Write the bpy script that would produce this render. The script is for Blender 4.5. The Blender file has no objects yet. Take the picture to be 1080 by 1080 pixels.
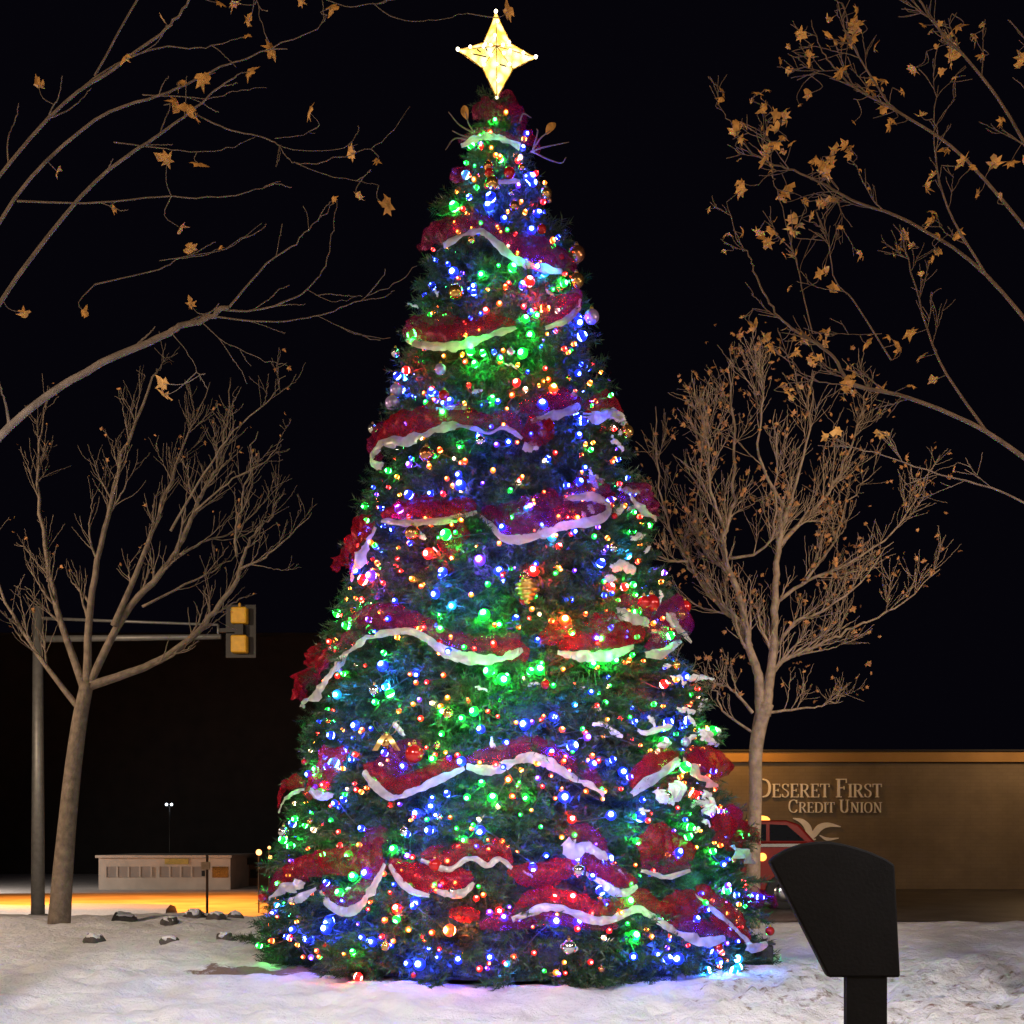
import bpy, math, random
import numpy as np
from mathutils import Vector, Matrix, noise as mnoise

random.seed(11); RNG = np.random.default_rng(5)
scene = bpy.context.scene
COL = scene.collection
PI = math.pi
F, EYE, HY = 1236.0, 1.55, 880.0            # focal length (px of a 1080 frame), eye height, horizon row

def P(px, py, Y):                            # a point of the place seen at a pixel, Y metres away
    return Vector(((px-540)/F*Y, Y, EYE+(HY-py)/F*Y))

# ------------------------------------------------------------------ helpers
ORG = {}
class MB:
    def __init__(s): s.v=[]; s.f=[]; s.m=[]
    def add(s, vs, fs, mi=0):
        b=len(s.v); s.v.extend([tuple(v) for v in vs]); s.f.extend([tuple(i+b for i in f) for f in fs]); s.m.extend([mi]*len(fs))
    def box(s, x0,x1,y0,y1,z0,z1, mi=0, M=None):
        vs=[Vector((x,y,z)) for z in (z0,z1) for y in (y0,y1) for x in (x0,x1)]
        if M is not None: vs=[M@v for v in vs]
        s.add(vs,[(0,2,3,1),(4,5,7,6),(0,1,5,4),(2,6,7,3),(0,4,6,2),(1,3,7,5)],mi)
    def tube(s, pts, rad, n=6, mi=0, cap=True):
        pts=[Vector(p) for p in pts]; k=len(pts)
        if not hasattr(rad,'__len__'): rad=[rad]*k
        t0=(pts[1]-pts[0]).normalized(); a=t0.orthogonal().normalized(); vs=[]
        for i,p in enumerate(pts):
            t=(pts[min(i+1,k-1)]-pts[max(i-1,0)])
            if t.length<1e-9: t=t0
            t.normalize(); a=(a-t*a.dot(t))
            if a.length<1e-6: a=t.orthogonal()
            a.normalize(); b=t.cross(a)
            for j in range(n):
                q=2*PI*j/n; vs.append(p+(a*math.cos(q)+b*math.sin(q))*rad[i])
        fs=[(i*n+j,i*n+(j+1)%n,(i+1)*n+(j+1)%n,(i+1)*n+j) for i in range(k-1) for j in range(n)]
        if cap: fs+= [tuple(range(n))[::-1], tuple((k-1)*n+j for j in range(n))]
        s.add(vs,fs,mi)
    def lathe(s, prof, n=12, M=None, mis=None):          # prof: (r,z)
        vs=[]
        for r,z in prof:
            for j in range(n):
                q=2*PI*j/n; v=Vector((r*math.cos(q),r*math.sin(q),z)); vs.append(M@v if M is not None else v)
        b=len(s.v); s.v.extend([tuple(v) for v in vs])
        for i in range(len(prof)-1):
            for j in range(n):
                s.f.append((b+i*n+j,b+i*n+(j+1)%n,b+(i+1)*n+(j+1)%n,b+(i+1)*n+j)); s.m.append(mis[i] if mis else 0)
        s.f.append(tuple(b+j for j in range(n))[::-1]); s.m.append(mis[0] if mis else 0)
        k=len(prof)-1; s.f.append(tuple(b+k*n+j for j in range(n))); s.m.append(mis[-1] if mis else 0)
    def prism(s, poly, y0, y1, mi=0, M=None):            # polygon in x,z extruded along y
        n=len(poly); vs=[Vector((x,y0,z)) for x,z in poly]+[Vector((x,y1,z)) for x,z in poly]
        if M is not None: vs=[M@v for v in vs]
        s.add(vs,[tuple(range(n)),tuple(range(n,2*n))[::-1]]+[(i,i+n,(i+1)%n+n,(i+1)%n) for i in range(n)],mi)
    def grid(s, rows, mi=0, closed=False):               # rows of equal length
        k=len(rows[0]); vs=[v for r in rows for v in r]
        s.add(vs,[(i*k+j,i*k+j+1,(i+1)*k+j+1,(i+1)*k+j) for i in range(len(rows)-1) for j in range(k-1)],mi)

def obj(name, mb, mats, parent=None, smooth=False, origin=None):
    if not isinstance(mats,(list,tuple)): mats=[mats]
    me=bpy.data.meshes.new(name)
    off=Vector(ORG[parent.name]) if parent else Vector(origin or (0,0,0))
    me.from_pydata([(x-off.x,y-off.y,z-off.z) for x,y,z in mb.v],[],mb.f)
    for m in mats: me.materials.append(m)
    if len(mats)>1: me.polygons.foreach_set('material_index',mb.m)
    if smooth: me.polygons.foreach_set('use_smooth',[True]*len(mb.f))
    me.update()
    o=bpy.data.objects.new(name,me); COL.objects.link(o)
    ORG[o.name]=tuple(off)
    if parent: o.parent=parent
    else: o.location=off
    return o
def tag(o,label=None,cat=None,group=None,kind=None):
    if label: o['label']=label
    if cat: o['category']=cat
    if group: o['group']=group
    if kind: o['kind']=kind
    return o
def thing(name,label,cat,loc,group=None):
    e=bpy.data.objects.new(name,None); COL.objects.link(e); e.location=loc; e.empty_display_size=.2
    ORG[e.name]=tuple(loc); return tag(e,label,cat,group)

def catmull(pts, per=6):
    pts=[Vector(p) for p in pts]
    if len(pts)<3: 
        return [pts[0].lerp(pts[-1],i/per) for i in range(per+1)]
    q=[pts[0]*2-pts[1]]+pts+[pts[-1]*2-pts[-2]]; out=[]
    for i in range(1,len(q)-2):
        a,b,c,d=q[i-1:i+3]
        for k in range(per):
            t=k/per; out.append(.5*((2*b)+(c-a)*t+(2*a-5*b+4*c-d)*t*t+(3*b-a-3*c+d)*t**3))
    out.append(pts[-1]); return out

# ------------------------------------------------------------------ materials
def mat(name, col, rough=.6, metal=0, var=.25, scale=8, bump=0, bscale=40, trans=0, sss=0, alpha=1, coat=0, detail=4):
    m=bpy.data.materials.new(name); m.use_nodes=True; nt=m.node_tree; b=nt.nodes['Principled BSDF']
    tc=nt.nodes.new('ShaderNodeTexCoord'); nz=nt.nodes.new('ShaderNodeTexNoise'); nz.inputs['Scale'].default_value=scale; nz.inputs['Detail'].default_value=detail
    nt.links.new(tc.outputs['Object'],nz.inputs['Vector'])
    cr=nt.nodes.new('ShaderNodeValToRGB'); cr.color_ramp.elements[0].position=.3; cr.color_ramp.elements[1].position=.7
    cr.color_ramp.elements[0].color=(*[max(0,c*(1-var)) for c in col],1); cr.color_ramp.elements[1].color=(*[min(1,c*(1+var)) for c in col],1)
    nt.links.new(nz.outputs['Fac'],cr.inputs['Fac']); nt.links.new(cr.outputs['Color'],b.inputs['Base Color'])
    b.inputs['Roughness'].default_value=rough; b.inputs['Metallic'].default_value=metal
    if trans: b.inputs['Transmission Weight'].default_value=trans
    if sss:
        b.inputs['Subsurface Weight'].default_value=sss; b.inputs['Subsurface Radius'].default_value=(.05,.05,.05); b.inputs['Subsurface Scale'].default_value=.4
    if coat: b.inputs['Coat Weight'].default_value=coat
    if alpha<1: b.inputs['Alpha'].default_value=alpha
    if bump:
        n2=nt.nodes.new('ShaderNodeTexNoise'); n2.inputs['Scale'].default_value=bscale; n2.inputs['Detail'].default_value=6
        nt.links.new(tc.outputs['Object'],n2.inputs['Vector'])
        bp=nt.nodes.new('ShaderNodeBump'); bp.inputs['Strength'].default_value=bump; bp.inputs['Distance'].default_value=.03
        nt.links.new(n2.outputs['Fac'],bp.inputs['Height']); nt.links.new(bp.outputs['Normal'],b.inputs['Normal'])
    return m
def emit(name,col,s):
    m=bpy.data.materials.new(name); m.use_nodes=True; nt=m.node_tree; b=nt.nodes['Principled BSDF']
    b.inputs['Base Color'].default_value=(*[c*.5 for c in col],1); b.inputs['Emission Color'].default_value=(*col,1); b.inputs['Emission Strength'].default_value=s
    b.inputs['Roughness'].default_value=.3
    return m
def cloth(name,col,sheer,scale=60):              # thin mesh cloth: diffuse + translucent, part see-through by its weave
    m=bpy.data.materials.new(name); m.use_nodes=True; nt=m.node_tree; N=nt.nodes; L=nt.links
    for n in list(N): N.remove(n)
    out=N.new('ShaderNodeOutputMaterial'); d=N.new('ShaderNodeBsdfDiffuse'); t=N.new('ShaderNodeBsdfTranslucent'); g=N.new('ShaderNodeBsdfGlossy'); tr=N.new('ShaderNodeBsdfTransparent')
    tc=N.new('ShaderNodeTexCoord'); nz=N.new('ShaderNodeTexNoise'); nz.inputs['Scale'].default_value=7; nz.inputs['Detail'].default_value=5
    L.new(tc.outputs['Object'],nz.inputs['Vector'])
    cr=N.new('ShaderNodeValToRGB'); cr.color_ramp.elements[0].position=.3; cr.color_ramp.elements[1].position=.7
    cr.color_ramp.elements[0].color=(*[c*.65 for c in col],1); cr.color_ramp.elements[1].color=(*[min(1,c*1.2) for c in col],1)
    L.new(nz.outputs['Fac'],cr.inputs['Fac'])
    for n in (d,t): L.new(cr.outputs['Color'],n.inputs['Color'])
    g.inputs['Color'].default_value=(*[min(1,c*1.3+.1) for c in col],1); g.inputs['Roughness'].default_value=.35
    m1=N.new('ShaderNodeMixShader'); m1.inputs[0].default_value=.5; L.new(d.outputs[0],m1.inputs[1]); L.new(t.outputs[0],m1.inputs[2])
    m2=N.new('ShaderNodeMixShader'); m2.inputs[0].default_value=.08; L.new(m1.outputs[0],m2.inputs[1]); L.new(g.outputs[0],m2.inputs[2])
    m3=N.new('ShaderNodeMixShader')
    wn=N.new('ShaderNodeTexNoise'); wn.inputs['Scale'].default_value=scale; wn.inputs['Detail'].default_value=1; L.new(tc.outputs['Object'],wn.inputs['Vector'])
    mr=N.new('ShaderNodeMapRange'); mr.inputs['From Min'].default_value=.35; mr.inputs['From Max'].default_value=.65
    mr.inputs['To Min'].default_value=max(0,sheer-.25); mr.inputs['To Max'].default_value=min(1,sheer+.25) if sheer>0 else 0
    L.new(wn.outputs['Fac'],mr.inputs['Value']); L.new(mr.outputs[0],m3.inputs[0])
    L.new(m2.outputs[0],m3.inputs[1]); L.new(tr.outputs[0],m3.inputs[2]); L.new(m3.outputs[0],out.inputs['Surface'])
    return m

BARK=mat('bark',(.17,.13,.095),.85,var=.35,scale=9,bump=.6,bscale=30)
BARKT=mat('bark_tan',(.30,.215,.14),.85,var=.35,scale=9,bump=.7,bscale=26)
BARK2=mat('bark_brown',(.17,.115,.075),.85,var=.35,scale=9,bump=.6,bscale=30)
LEAF=mat('dry_leaf',(.58,.30,.075),.7,var=.45,scale=14)
LEAF2=mat('dry_leaf_rust',(.42,.19,.06),.7,var=.45,scale=14)
PLUG=mat('socket_green',(.02,.05,.02),.4)
GOLD=mat('gold',(.7,.42,.12),.3,1,var=.15)
DARKMETAL=mat('dark_metal',(.009,.0093,.0102),.8,0,var=.2,scale=5,bump=.1,bscale=60)
GALV=mat('galvanised_steel',(.30,.30,.29),.5,.6,var=.15)
YEL=mat('signal_yellow',(.85,.46,.03),.45,var=.12)
BLACK=mat('signal_black',(.012,.012,.013),.5)
WHITEW=mat('white_render',(.62,.58,.53),.8,var=.12,scale=.8,bump=.2)
GREYW=mat('grey_render',(.36,.34,.33),.8,var=.15,scale=.8,bump=.2)
GLASS=mat('dark_glass',(.012,.014,.018),.08,var=.1)
STUCCO=mat('tan_block',(.19,.145,.095),.9,var=.15,scale=1.2,bump=.4,bscale=60)
def blocks(m):
    nt=m.node_tree; N=nt.nodes; L=nt.links; b=N['Principled BSDF']; old=b.inputs['Base Color'].links[0].from_socket
    tc=N.new('ShaderNodeTexCoord'); mp=N.new('ShaderNodeMapping'); mp.inputs['Rotation'].default_value=(PI/2,0,0); L.new(tc.outputs['Object'],mp.inputs['Vector'])
    bk=N.new('ShaderNodeTexBrick'); bk.inputs['Scale'].default_value=1; bk.inputs['Brick Width'].default_value=.30; bk.inputs['Row Height'].default_value=.10; bk.inputs['Mortar Size'].default_value=.008
    bk.inputs['Color1'].default_value=(1.03,1.03,1.02,1); bk.inputs['Color2'].default_value=(.96,.96,.95,1); bk.inputs['Mortar'].default_value=(.86,.86,.86,1); L.new(mp.outputs['Vector'],bk.inputs['Vector'])
    mx=N.new('ShaderNodeMix'); mx.data_type='RGBA'; mx.blend_type='MULTIPLY'; mx.inputs['Factor'].default_value=1; L.new(old,mx.inputs['A']); L.new(bk.outputs['Color'],mx.inputs['B']); L.new(mx.outputs['Result'],b.inputs['Base Color'])
blocks(STUCCO)
PARAPET=mat('ochre_parapet',(.34,.19,.06),.8,var=.12,scale=1.5,bump=.2)
LETTER=mat('pale_letter',(.88,.82,.74),.5,var=.06)
CARRED=mat('red_car_paint',(.22,.012,.01),.25,.1,var=.08,coat=.6)
RUBBER=mat('tyre_rubber',(.02,.02,.02),.8)
CHROME=mat('chrome',(.65,.65,.66),.2,1,var=.05)
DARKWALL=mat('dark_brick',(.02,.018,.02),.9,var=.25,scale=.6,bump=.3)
HOUSE=mat('brown_siding',(.10,.055,.035),.85,var=.25,scale=1)
SNOWW=mat('snow_clump',(.66,.66,.69),.8,var=.06,scale=10,bump=.5,bscale=30,sss=.2)
ROCK=mat('dark_rock',(.07,.06,.055),.9,var=.4,scale=6,bump=.8,bscale=18)
EARTH=mat('bare_earth',(.13,.075,.055),.95,var=.4,scale=9,bump=.8,bscale=30)
ROADM=mat('packed_snow_road',(.42,.38,.33),.75,var=.3,scale=.35,bump=.5,bscale=6)
RED=cloth('red_mesh_cloth',(.44,.011,.030),.42,130)
BURG=cloth('burgundy_mesh_cloth',(.32,.014,.095),.50,130)
PALE=cloth('white_cloth',(.70,.67,.62),0)
PALE.node_tree.nodes['Mix Shader'].inputs[0].default_value=.55

def snow_material():
    m=bpy.data.materials.new('ground_snow'); m.use_nodes=True; nt=m.node_tree; N=nt.nodes; L=nt.links; b=N['Principled BSDF']
    tc=N.new('ShaderNodeTexCoord')
    def nz(s,d=6,r=.6):
        n=N.new('ShaderNodeTexNoise'); n.inputs['Scale'].default_value=s; n.inputs['Detail'].default_value=d; n.inputs['Roughness'].default_value=r; L.new(tc.outputs['Object'],n.inputs['Vector']); return n
    a=nz(1.6); cr=N.new('ShaderNodeValToRGB'); cr.color_ramp.elements[0].position=.3; cr.color_ramp.elements[0].color=(.66,.65,.68,1); cr.color_ramp.elements[1].position=.7; cr.color_ramp.elements[1].color=(.86,.85,.86,1)
    L.new(a.outputs['Fac'],cr.inputs['Fac'])
    # dead grass and soil poking through trodden snow, by vertex attribute "bare" (where people walked, plus a patch standing in for red tree light) x noise
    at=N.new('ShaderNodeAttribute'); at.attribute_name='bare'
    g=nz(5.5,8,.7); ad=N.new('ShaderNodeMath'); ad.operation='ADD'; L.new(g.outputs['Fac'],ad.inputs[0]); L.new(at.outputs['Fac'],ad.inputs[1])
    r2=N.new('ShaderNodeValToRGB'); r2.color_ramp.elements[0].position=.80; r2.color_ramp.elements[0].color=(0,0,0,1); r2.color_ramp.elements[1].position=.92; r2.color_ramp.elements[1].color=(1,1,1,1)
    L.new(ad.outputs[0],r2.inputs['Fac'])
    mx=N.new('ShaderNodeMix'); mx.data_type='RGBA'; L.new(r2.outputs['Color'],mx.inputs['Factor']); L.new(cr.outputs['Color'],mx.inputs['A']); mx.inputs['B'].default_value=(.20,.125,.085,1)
    L.new(mx.outputs['Result'],b.inputs['Base Color']); b.inputs['Roughness'].default_value=.7
    b.inputs['Subsurface Weight'].default_value=.15; b.inputs['Subsurface Radius'].default_value=(.04,.04,.05)
    bp=N.new('ShaderNodeBump'); bp.inputs['Strength'].default_value=1; bp.inputs['Distance'].default_value=.08; c=nz(11,9,.68); L.new(c.outputs['Fac'],bp.inputs['Height']); L.new(bp.outputs['Normal'],b.inputs['Normal'])
    return m
DARKMETAL.node_tree.nodes['Principled BSDF'].inputs['Specular IOR Level'].default_value=.15
SNOWG=snow_material()

def needle_material():
    m=bpy.data.materials.new('pine_needles'); m.use_nodes=True; nt=m.node_tree; N=nt.nodes; L=nt.links; b=N['Principled BSDF']
    at=N.new('ShaderNodeAttribute'); at.attribute_name='tint'
    L.new(at.outputs['Color'],b.inputs['Base Color']); b.inputs['Roughness'].default_value=.45
    return m
NEEDLE=needle_material()

# ------------------------------------------------------------------ the ground
def sst(a,b,x): 
    t=min(1,max(0,(x-a)/(b-a))); return t*t*(3-2*t)
YT=14.7
def gh(x,y):
    z=-2.5*sst(20.5,46,y)*(1-sst(-6,4,x))
    near=1-sst(26,60,y)
    n=mnoise.fractal((x*.35,y*.35,3.1),1,2,4)*.10+mnoise.fractal((x*1.5,y*1.5,7.7),1,2,4)*.05+mnoise.fractal((x*4.5,y*4.5,2.7),1,2,3)*.022
    tread=(.4+.6*sst(.6,2.2,x))*(1-sst(13.5,15.5,y))
    n+=tread*(-abs(mnoise.noise((x*2.6,y*2.6,1.2)))*.20-abs(mnoise.noise((x*6,y*6,4)))*.12+.08)
    n+=(sst(18.6,19.6,y)*(1-sst(21,22.5,y)))*(.02+.14*mnoise.noise((x*.9,y*.9,5)))   # ploughed rim by the road
    d=math.hypot(x,y-YT); n+=(1-sst(13.8,15.5,y))*(-max(0,mnoise.noise((x*1.9+4,y*1.9,9)))*.13-max(0,mnoise.noise((x*3.6,y*3.6,2)))*.09+.03)
    n*=1-sst(2,3.5,x)*sst(19.8,20.8,y)*(1-sst(36,40,y))
    n*=(.35+.65*sst(2.2,4.0,d)) if y<YT+3 else 1
    return z+n*near
def axis(a,b,fine0,fine1,step,grow=1.12):
    xs=list(np.arange(fine0,fine1+1e-6,step)); s=step
    x=fine1
    while x<b: s*=grow; x+=s; xs.append(min(x,b))
    s=step; x=fine0
    while x>a: s*=grow; x-=s; xs.insert(0,max(x,a))
    return xs
def build_ground():
    xs=axis(-500,500,-7.5,7.5,.075); ys=axis(-40,900,9.0,24.5,.085)
    nx=len(xs); v=[(x,y,gh(x,y)) for y in ys for x in xs]
    f=[(j*nx+i,j*nx+i+1,(j+1)*nx+i+1,(j+1)*nx+i) for j in range(len(ys)-1) for i in range(nx-1)]
    mb=MB(); mb.v=v; mb.f=f; mb.m=[0]*len(f)
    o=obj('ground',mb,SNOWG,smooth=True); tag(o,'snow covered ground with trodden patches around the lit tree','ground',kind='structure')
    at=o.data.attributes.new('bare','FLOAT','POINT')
    at.data.foreach_set('value',[ (.21*sst(.5,2.4,x)+.06)*(1-sst(12.6,14.5,y))+ .22*sst(19.4,20.2,y)*(1-sst(22,24,y)) + .12*sst(-2.6,-3.6,x)*sst(14.5,15.5,y)*(1-sst(17.5,19,y)) + .62*max(0,1-((x+2.75)/1.1)**2-((y-13.1)/.5)**2) for x,y,z in v])  # last term: patch coloured to stand in for red tree light on snow
build_ground()
def lot():
    mb=MB(); rows=[]
    for k,y in enumerate(np.linspace(20.6,40,30)):
        rows.append([Vector((x,y+(.35*mnoise.noise((x*.4,3,1))+.12*mnoise.noise((x*1.7,1,1)) if k==0 else 0),gh(x,y)+.012)) for x in np.linspace(3.6,60,160)])
    mb.grid(rows); tag(obj('parking_lot',mb,mat('wet_asphalt',(.055,.05,.048),.55,var=.5,scale=1.3,bump=.4,bscale=25),smooth=True),'dark wet asphalt before the tan building','parking lot',kind='structure')
lot()
# road beyond, lower than the lawn on the left
mb=MB(); rows=[]
for y in np.linspace(52,80,8): rows.append([Vector((x,y,gh(x,y)+.03)) for x in np.linspace(-90,-4,20)])
mb.grid(rows); tag(obj('road',mb,ROADM,smooth=True),'snow packed road under orange street light','road',kind='structure')
mb=MB(); 
rows=[[Vector((x,y0,gh(x,y0)+h)) for x in np.linspace(-60,-16.2,60)] for y0,h in ((54.6,.0),(54.9,.55),(55.6,.75),(56.4,.6),(57,.0))]
for r in rows[1:4]:
    for v in r: v.z+=.12*mnoise.noise((v.x*.5,v.y,0))
mb.grid(rows); tag(obj('snow_bank',mb,SNOWW,smooth=True),'long grey bank of ploughed snow beside the orange road','snow bank',kind='structure')
# ------------------------------------------------------------------ the Christmas tree
H=10.75
def axx(z): return .01-.21*z/H
def lump(th,z):
    c,n=math.cos(th),math.sin(th); t=z/.78+1.1*mnoise.noise((c*2.4,n*2.4,z*.5)); fr=t-math.floor(t)
    tier=(.30*(1-fr)**1.5-.12)*min(1,.35+.2*rad(z))
    return tier+.12*mnoise.noise((c*3.2,n*3.2,z*1.6))+.10*mnoise.noise((c*8,n*8,z*3.0+9))
def rad(z):
    t=max(0,1-z/H); r=.24+2.93*t**.92
    return r*min(1,max(.05,(H+.12-z)/.75))**.6
def hit(px,py,off=0.0):
    d=Vector(((px-540)/F,1,(HY-py)/F)); best=None; bd=9
    Y=YT-3.8
    while Y<YT+.05:
        x=d.x*Y; z=EYE+d.z*Y; r=rad(z)+off; rr=math.hypot(x-axx(z),Y-YT)
        if rr<=r: return Vector((x,Y,z))
        if rr-r<bd: bd=rr-r; best=Vector((x,Y,z))
        Y+=.02
    return best
def frame(p):                                        # outward normal and up-the-slope at a surface point
    n=Vector((p.x-axx(p.z),p.y-YT,0)); n=n.normalized() if n.length>1e-5 else Vector((0,-1,0))
    nn=(n+Vector((0,0,.27))).normalized(); up=(Vector((0,0,1))-nn*nn.z).normalized(); return nn,up

tree=thing('christmas_tree','tall cone shaped evergreen covered with coloured lights and red ribbons','christmas tree',(0.01,YT,0))
mb=MB(); mb.tube([(axx(z),YT,z) for z in np.linspace(-.1,H-.2,12)],list(np.linspace(.16,.03,12)),10); obj('trunk',mb,BARK,tree,True)
def spray_template(rng,L=.42):
    tri=[]
    def stem(p,d,l,nl):
        a=np.cross(d,[0,0,1.0]); a/= (np.linalg.norm(a)+1e-9); b=np.cross(d,a)
        n=int(l/.024)
        for i in range(n):
            c=p+d*(l*(i+.5)/n); q0=rng.uniform(0,6.28)
            for k in range(3):
                q=q0+k*2.09+rng.uniform(-.3,.3); s=a*np.cos(q)+b*np.sin(q)
                e=d*.62+s*.8; e/=np.linalg.norm(e); ln=nl*rng.uniform(.75,1.15); w=np.cross(e,s); w/=np.linalg.norm(w)+1e-9
                tri.append([c-w*.0058,c+w*.0058,c+e*ln])
        w=a*.004; tri.append([p-w,p+w,p+d*l]); w=b*.004; tri.append([p-w,p+w,p+d*l])
    X=np.array([1.0,0,0]); stem(np.zeros(3),X,L,.085)
    for s,sd in ((.25,1),(.38,-1),(.55,1),(.68,-1)):
        d=np.array([.72,sd*.62,rng.uniform(-.2,.3)]); d/=np.linalg.norm(d); stem(X*L*s,d,L*(.62-.42*s),.075)
    return np.array(tri)
def foliage():
    T=[spray_template(RNG) for _ in range(5)]; verts=[]; cols=[]
    N=6000; zs=[]
    zz=np.linspace(.02,H-.02,400); w=np.array([rad(z)+.1 for z in zz]); w/=w.sum(); cdf=np.cumsum(w)
    for i in range(N):
        z=float(np.interp(RNG.random(),cdf,zz))
        u=RNG.random()
        th=-PI/2+ (RNG.uniform(-1,1)*1.95 if u<.80 else RNG.uniform(1.9,2*PI-1.9))
        hole=mnoise.noise((math.cos(th)*5+3,math.sin(th)*5,z*2.1)); r=rad(z)+lump(th,z)-.36-abs(RNG.normal(0,.13))-(.22 if hole<-.22 else 0)+(.06 if hole>.3 else 0)
        r=max(r,.02); sc=RNG.uniform(.75,1.25)*(.75 if z>9.6 else 1)
        o=np.array([math.cos(th),math.sin(th),0]); t=np.array([-math.sin(th),math.cos(th),0])
        d=o*1.0+t*RNG.normal(0,.42)+np.array([0,0,RNG.normal(-.06,.34)]); d/=np.linalg.norm(d)
        if z<.35: d[2]=abs(d[2])*.5; d/=np.linalg.norm(d)
        b=np.cross(np.array([0,0,1.0])+.5*RNG.normal(size=3),d); b/=np.linalg.norm(b); c=np.cross(d,b)
        R=np.stack([d,b,c])*sc
        p=np.array([axx(z)+o[0]*r,YT+o[1]*r,z])
        tr=T[RNG.integers(5)]@R+p
        tr[...,2]=np.maximum(tr[...,2],.02)
        verts.append(tr.reshape(-1,3)-np.array(ORG[tree.name]))
        k=RNG.uniform(.45,1.45); y=RNG.random()
        cols.append(np.tile(np.array([[(.012+.010*y)*k,(.050+.010*y)*k,(.019-.004*y)*k,1]],dtype=np.float32),(len(tr)*3,1)))
    V=np.concatenate(verts).astype(np.float32); C=np.concatenate(cols); n=len(V)
    me=bpy.data.meshes.new('foliage'); me.vertices.add(n); me.vertices.foreach_set('co',V.ravel())
    me.loops.add(n); me.loops.foreach_set('vertex_index',np.arange(n,dtype=np.int32))
    me.polygons.add(n//3); me.polygons.foreach_set('loop_start',np.arange(0,n,3,dtype=np.int32))
    a=me.attributes.new('tint','FLOAT_COLOR','POINT'); a.data.foreach_set('color',C.ravel())
    me.materials.append(NEEDLE); me.update(calc_edges=True); me.validate()
    o=bpy.data.objects.new('foliage',me); COL.objects.link(o); o.parent=tree
foliage()
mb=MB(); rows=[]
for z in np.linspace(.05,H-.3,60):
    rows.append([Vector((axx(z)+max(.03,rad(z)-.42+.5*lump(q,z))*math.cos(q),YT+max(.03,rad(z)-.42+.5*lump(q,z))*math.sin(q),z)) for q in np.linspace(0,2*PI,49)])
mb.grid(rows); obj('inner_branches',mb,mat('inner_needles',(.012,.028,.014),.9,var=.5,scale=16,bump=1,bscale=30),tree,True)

# ------------------------------------------------------------------ ribbons, traced swag by swag
ROWS=['topmost','second','third','fourth','fifth','sixth','seventh','eighth','lowest']
PALES={0:[[(488,153,8),(507,145,8),(525,145,9),(548,155,8)],[(522,192,5),(548,191,5)]],
1:[[(468,259,6),(487,249,7),(505,244,7),(518,251,7),(537,269,9),(556,279,8),(575,284,8),(592,287,6)]],
2:[[(429,358,5),(440,363,8),(458,365,9),(480,365,11),(502,359,11),(522,352,9),(544,346,4)],[(575,346,4),(597,338,7),(608,327,7),(612,317,5)]],
3:[[(404,492,8),(394,489,9),(393,479,9),(405,468,11),(425,465,13),(445,460,12),(462,452,10),(480,449,8),(500,452,6),(515,457,4),(530,451,5),(541,455,6),(551,463,4)],[(460,431,4),(476,430,4),(492,431,4)],[(560,445,4),(572,440,8),(590,437,10),(611,429,10)],[(614,437,8),(628,441,12),(642,436,11),(656,441,6)],[(552,470,9),(562,474,8)]],
4:[[(403,549,5),(420,551,7),(440,551,9),(470,549,8),(490,544,7),(503,540,4)],[(507,545,4),(518,554,6),(530,567,8),(548,569,12),(570,564,12),(588,557,9),(603,553,9),(625,550,11),(640,543,9),(641,532,8),(628,525,10),(612,524,8),(594,527,4)],[(370,612,5),(376,598,12),(385,580,13),(396,556,4)],[(664,523,5),(676,537,10),(692,547,6)]],
5:[[(317,745,6),(325,739,12),(338,728,13),(352,707,12),(366,690,11),(383,676,11),(400,669,8),(420,666,7),(437,667,7),(452,675,8),(465,685,11),(482,692,15),(502,695,14),(525,695,13),(541,690,10),(551,685,5)],[(588,688,6),(602,691,9),(620,692,12),(640,692,12),(655,687,8),(668,682,5)],[(650,644,7),(662,650,15),(678,655,13),(684,661,5)],[(702,648,6),(712,660,13),(728,676,6)],[(680,690,6),(696,690,11),(710,681,8),(718,676,4)]],
6:[[(294,857,6),(301,843,6),(310,836,6),(322,832,4)],[(327,833,5),(338,840,11),(352,839,5)],[(384,814,6),(393,826,9),(408,839,9),(418,841,6),(432,836,8),(450,828,9),(470,819,8),(490,810,5)],[(492,808,6),(508,812,10),(525,811,11),(540,804,11),(556,799,10),(575,803,12),(590,812,10),(606,821,8),(622,828,7),(637,838,6)],[(666,838,6),(680,827,11),(698,816,10),(716,800,5)],[(720,800,5),(731,811,13),(745,824,11),(757,828,5)]],
7:[[(284,948,5),(295,939,10),(310,934,14),(321,934,6)],[(305,949,6),(318,947,10),(334,937,4)],[(338,940,4),(346,952,8),(359,961,9),(372,960,10),(385,949,11),(396,932,10),(406,911,4)],[(411,912,4),(420,927,7),(435,940,7),(453,945,4)],[(461,940,5),(473,943,8),(488,942,9),(500,931,4)],[(444,907,4),(458,913,6),(474,917,6),(490,907,6),(502,906,6),(514,913,6),(527,906,7),(540,916,4)],[(596,887,14),(604,897,20),(618,893,12),(632,900,10),(641,906,6)],[(618,921,5),(634,931,9),(650,941,9),(661,941,8),(672,935,5)],[(676,918,4),(690,922,5),(705,925,6),(728,918,4)],[(772,898,14),(784,902,16),(795,909,6)]],
8:[[(540,970,6),(556,964,8),(575,957,9),(592,958,8),(610,965,9),(628,971,9),(645,970,9),(660,963,8),(674,959,9),(690,968,9),(705,978,8),(714,984,6)],[(714,984,6),(730,990,11),(745,994,12),(764,989,6)],[(733,943,4),(745,953,6),(760,966,6),(776,980,6),(791,995,5)],[(786,998,8),(798,1000,11),(808,995,6)]]}
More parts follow.
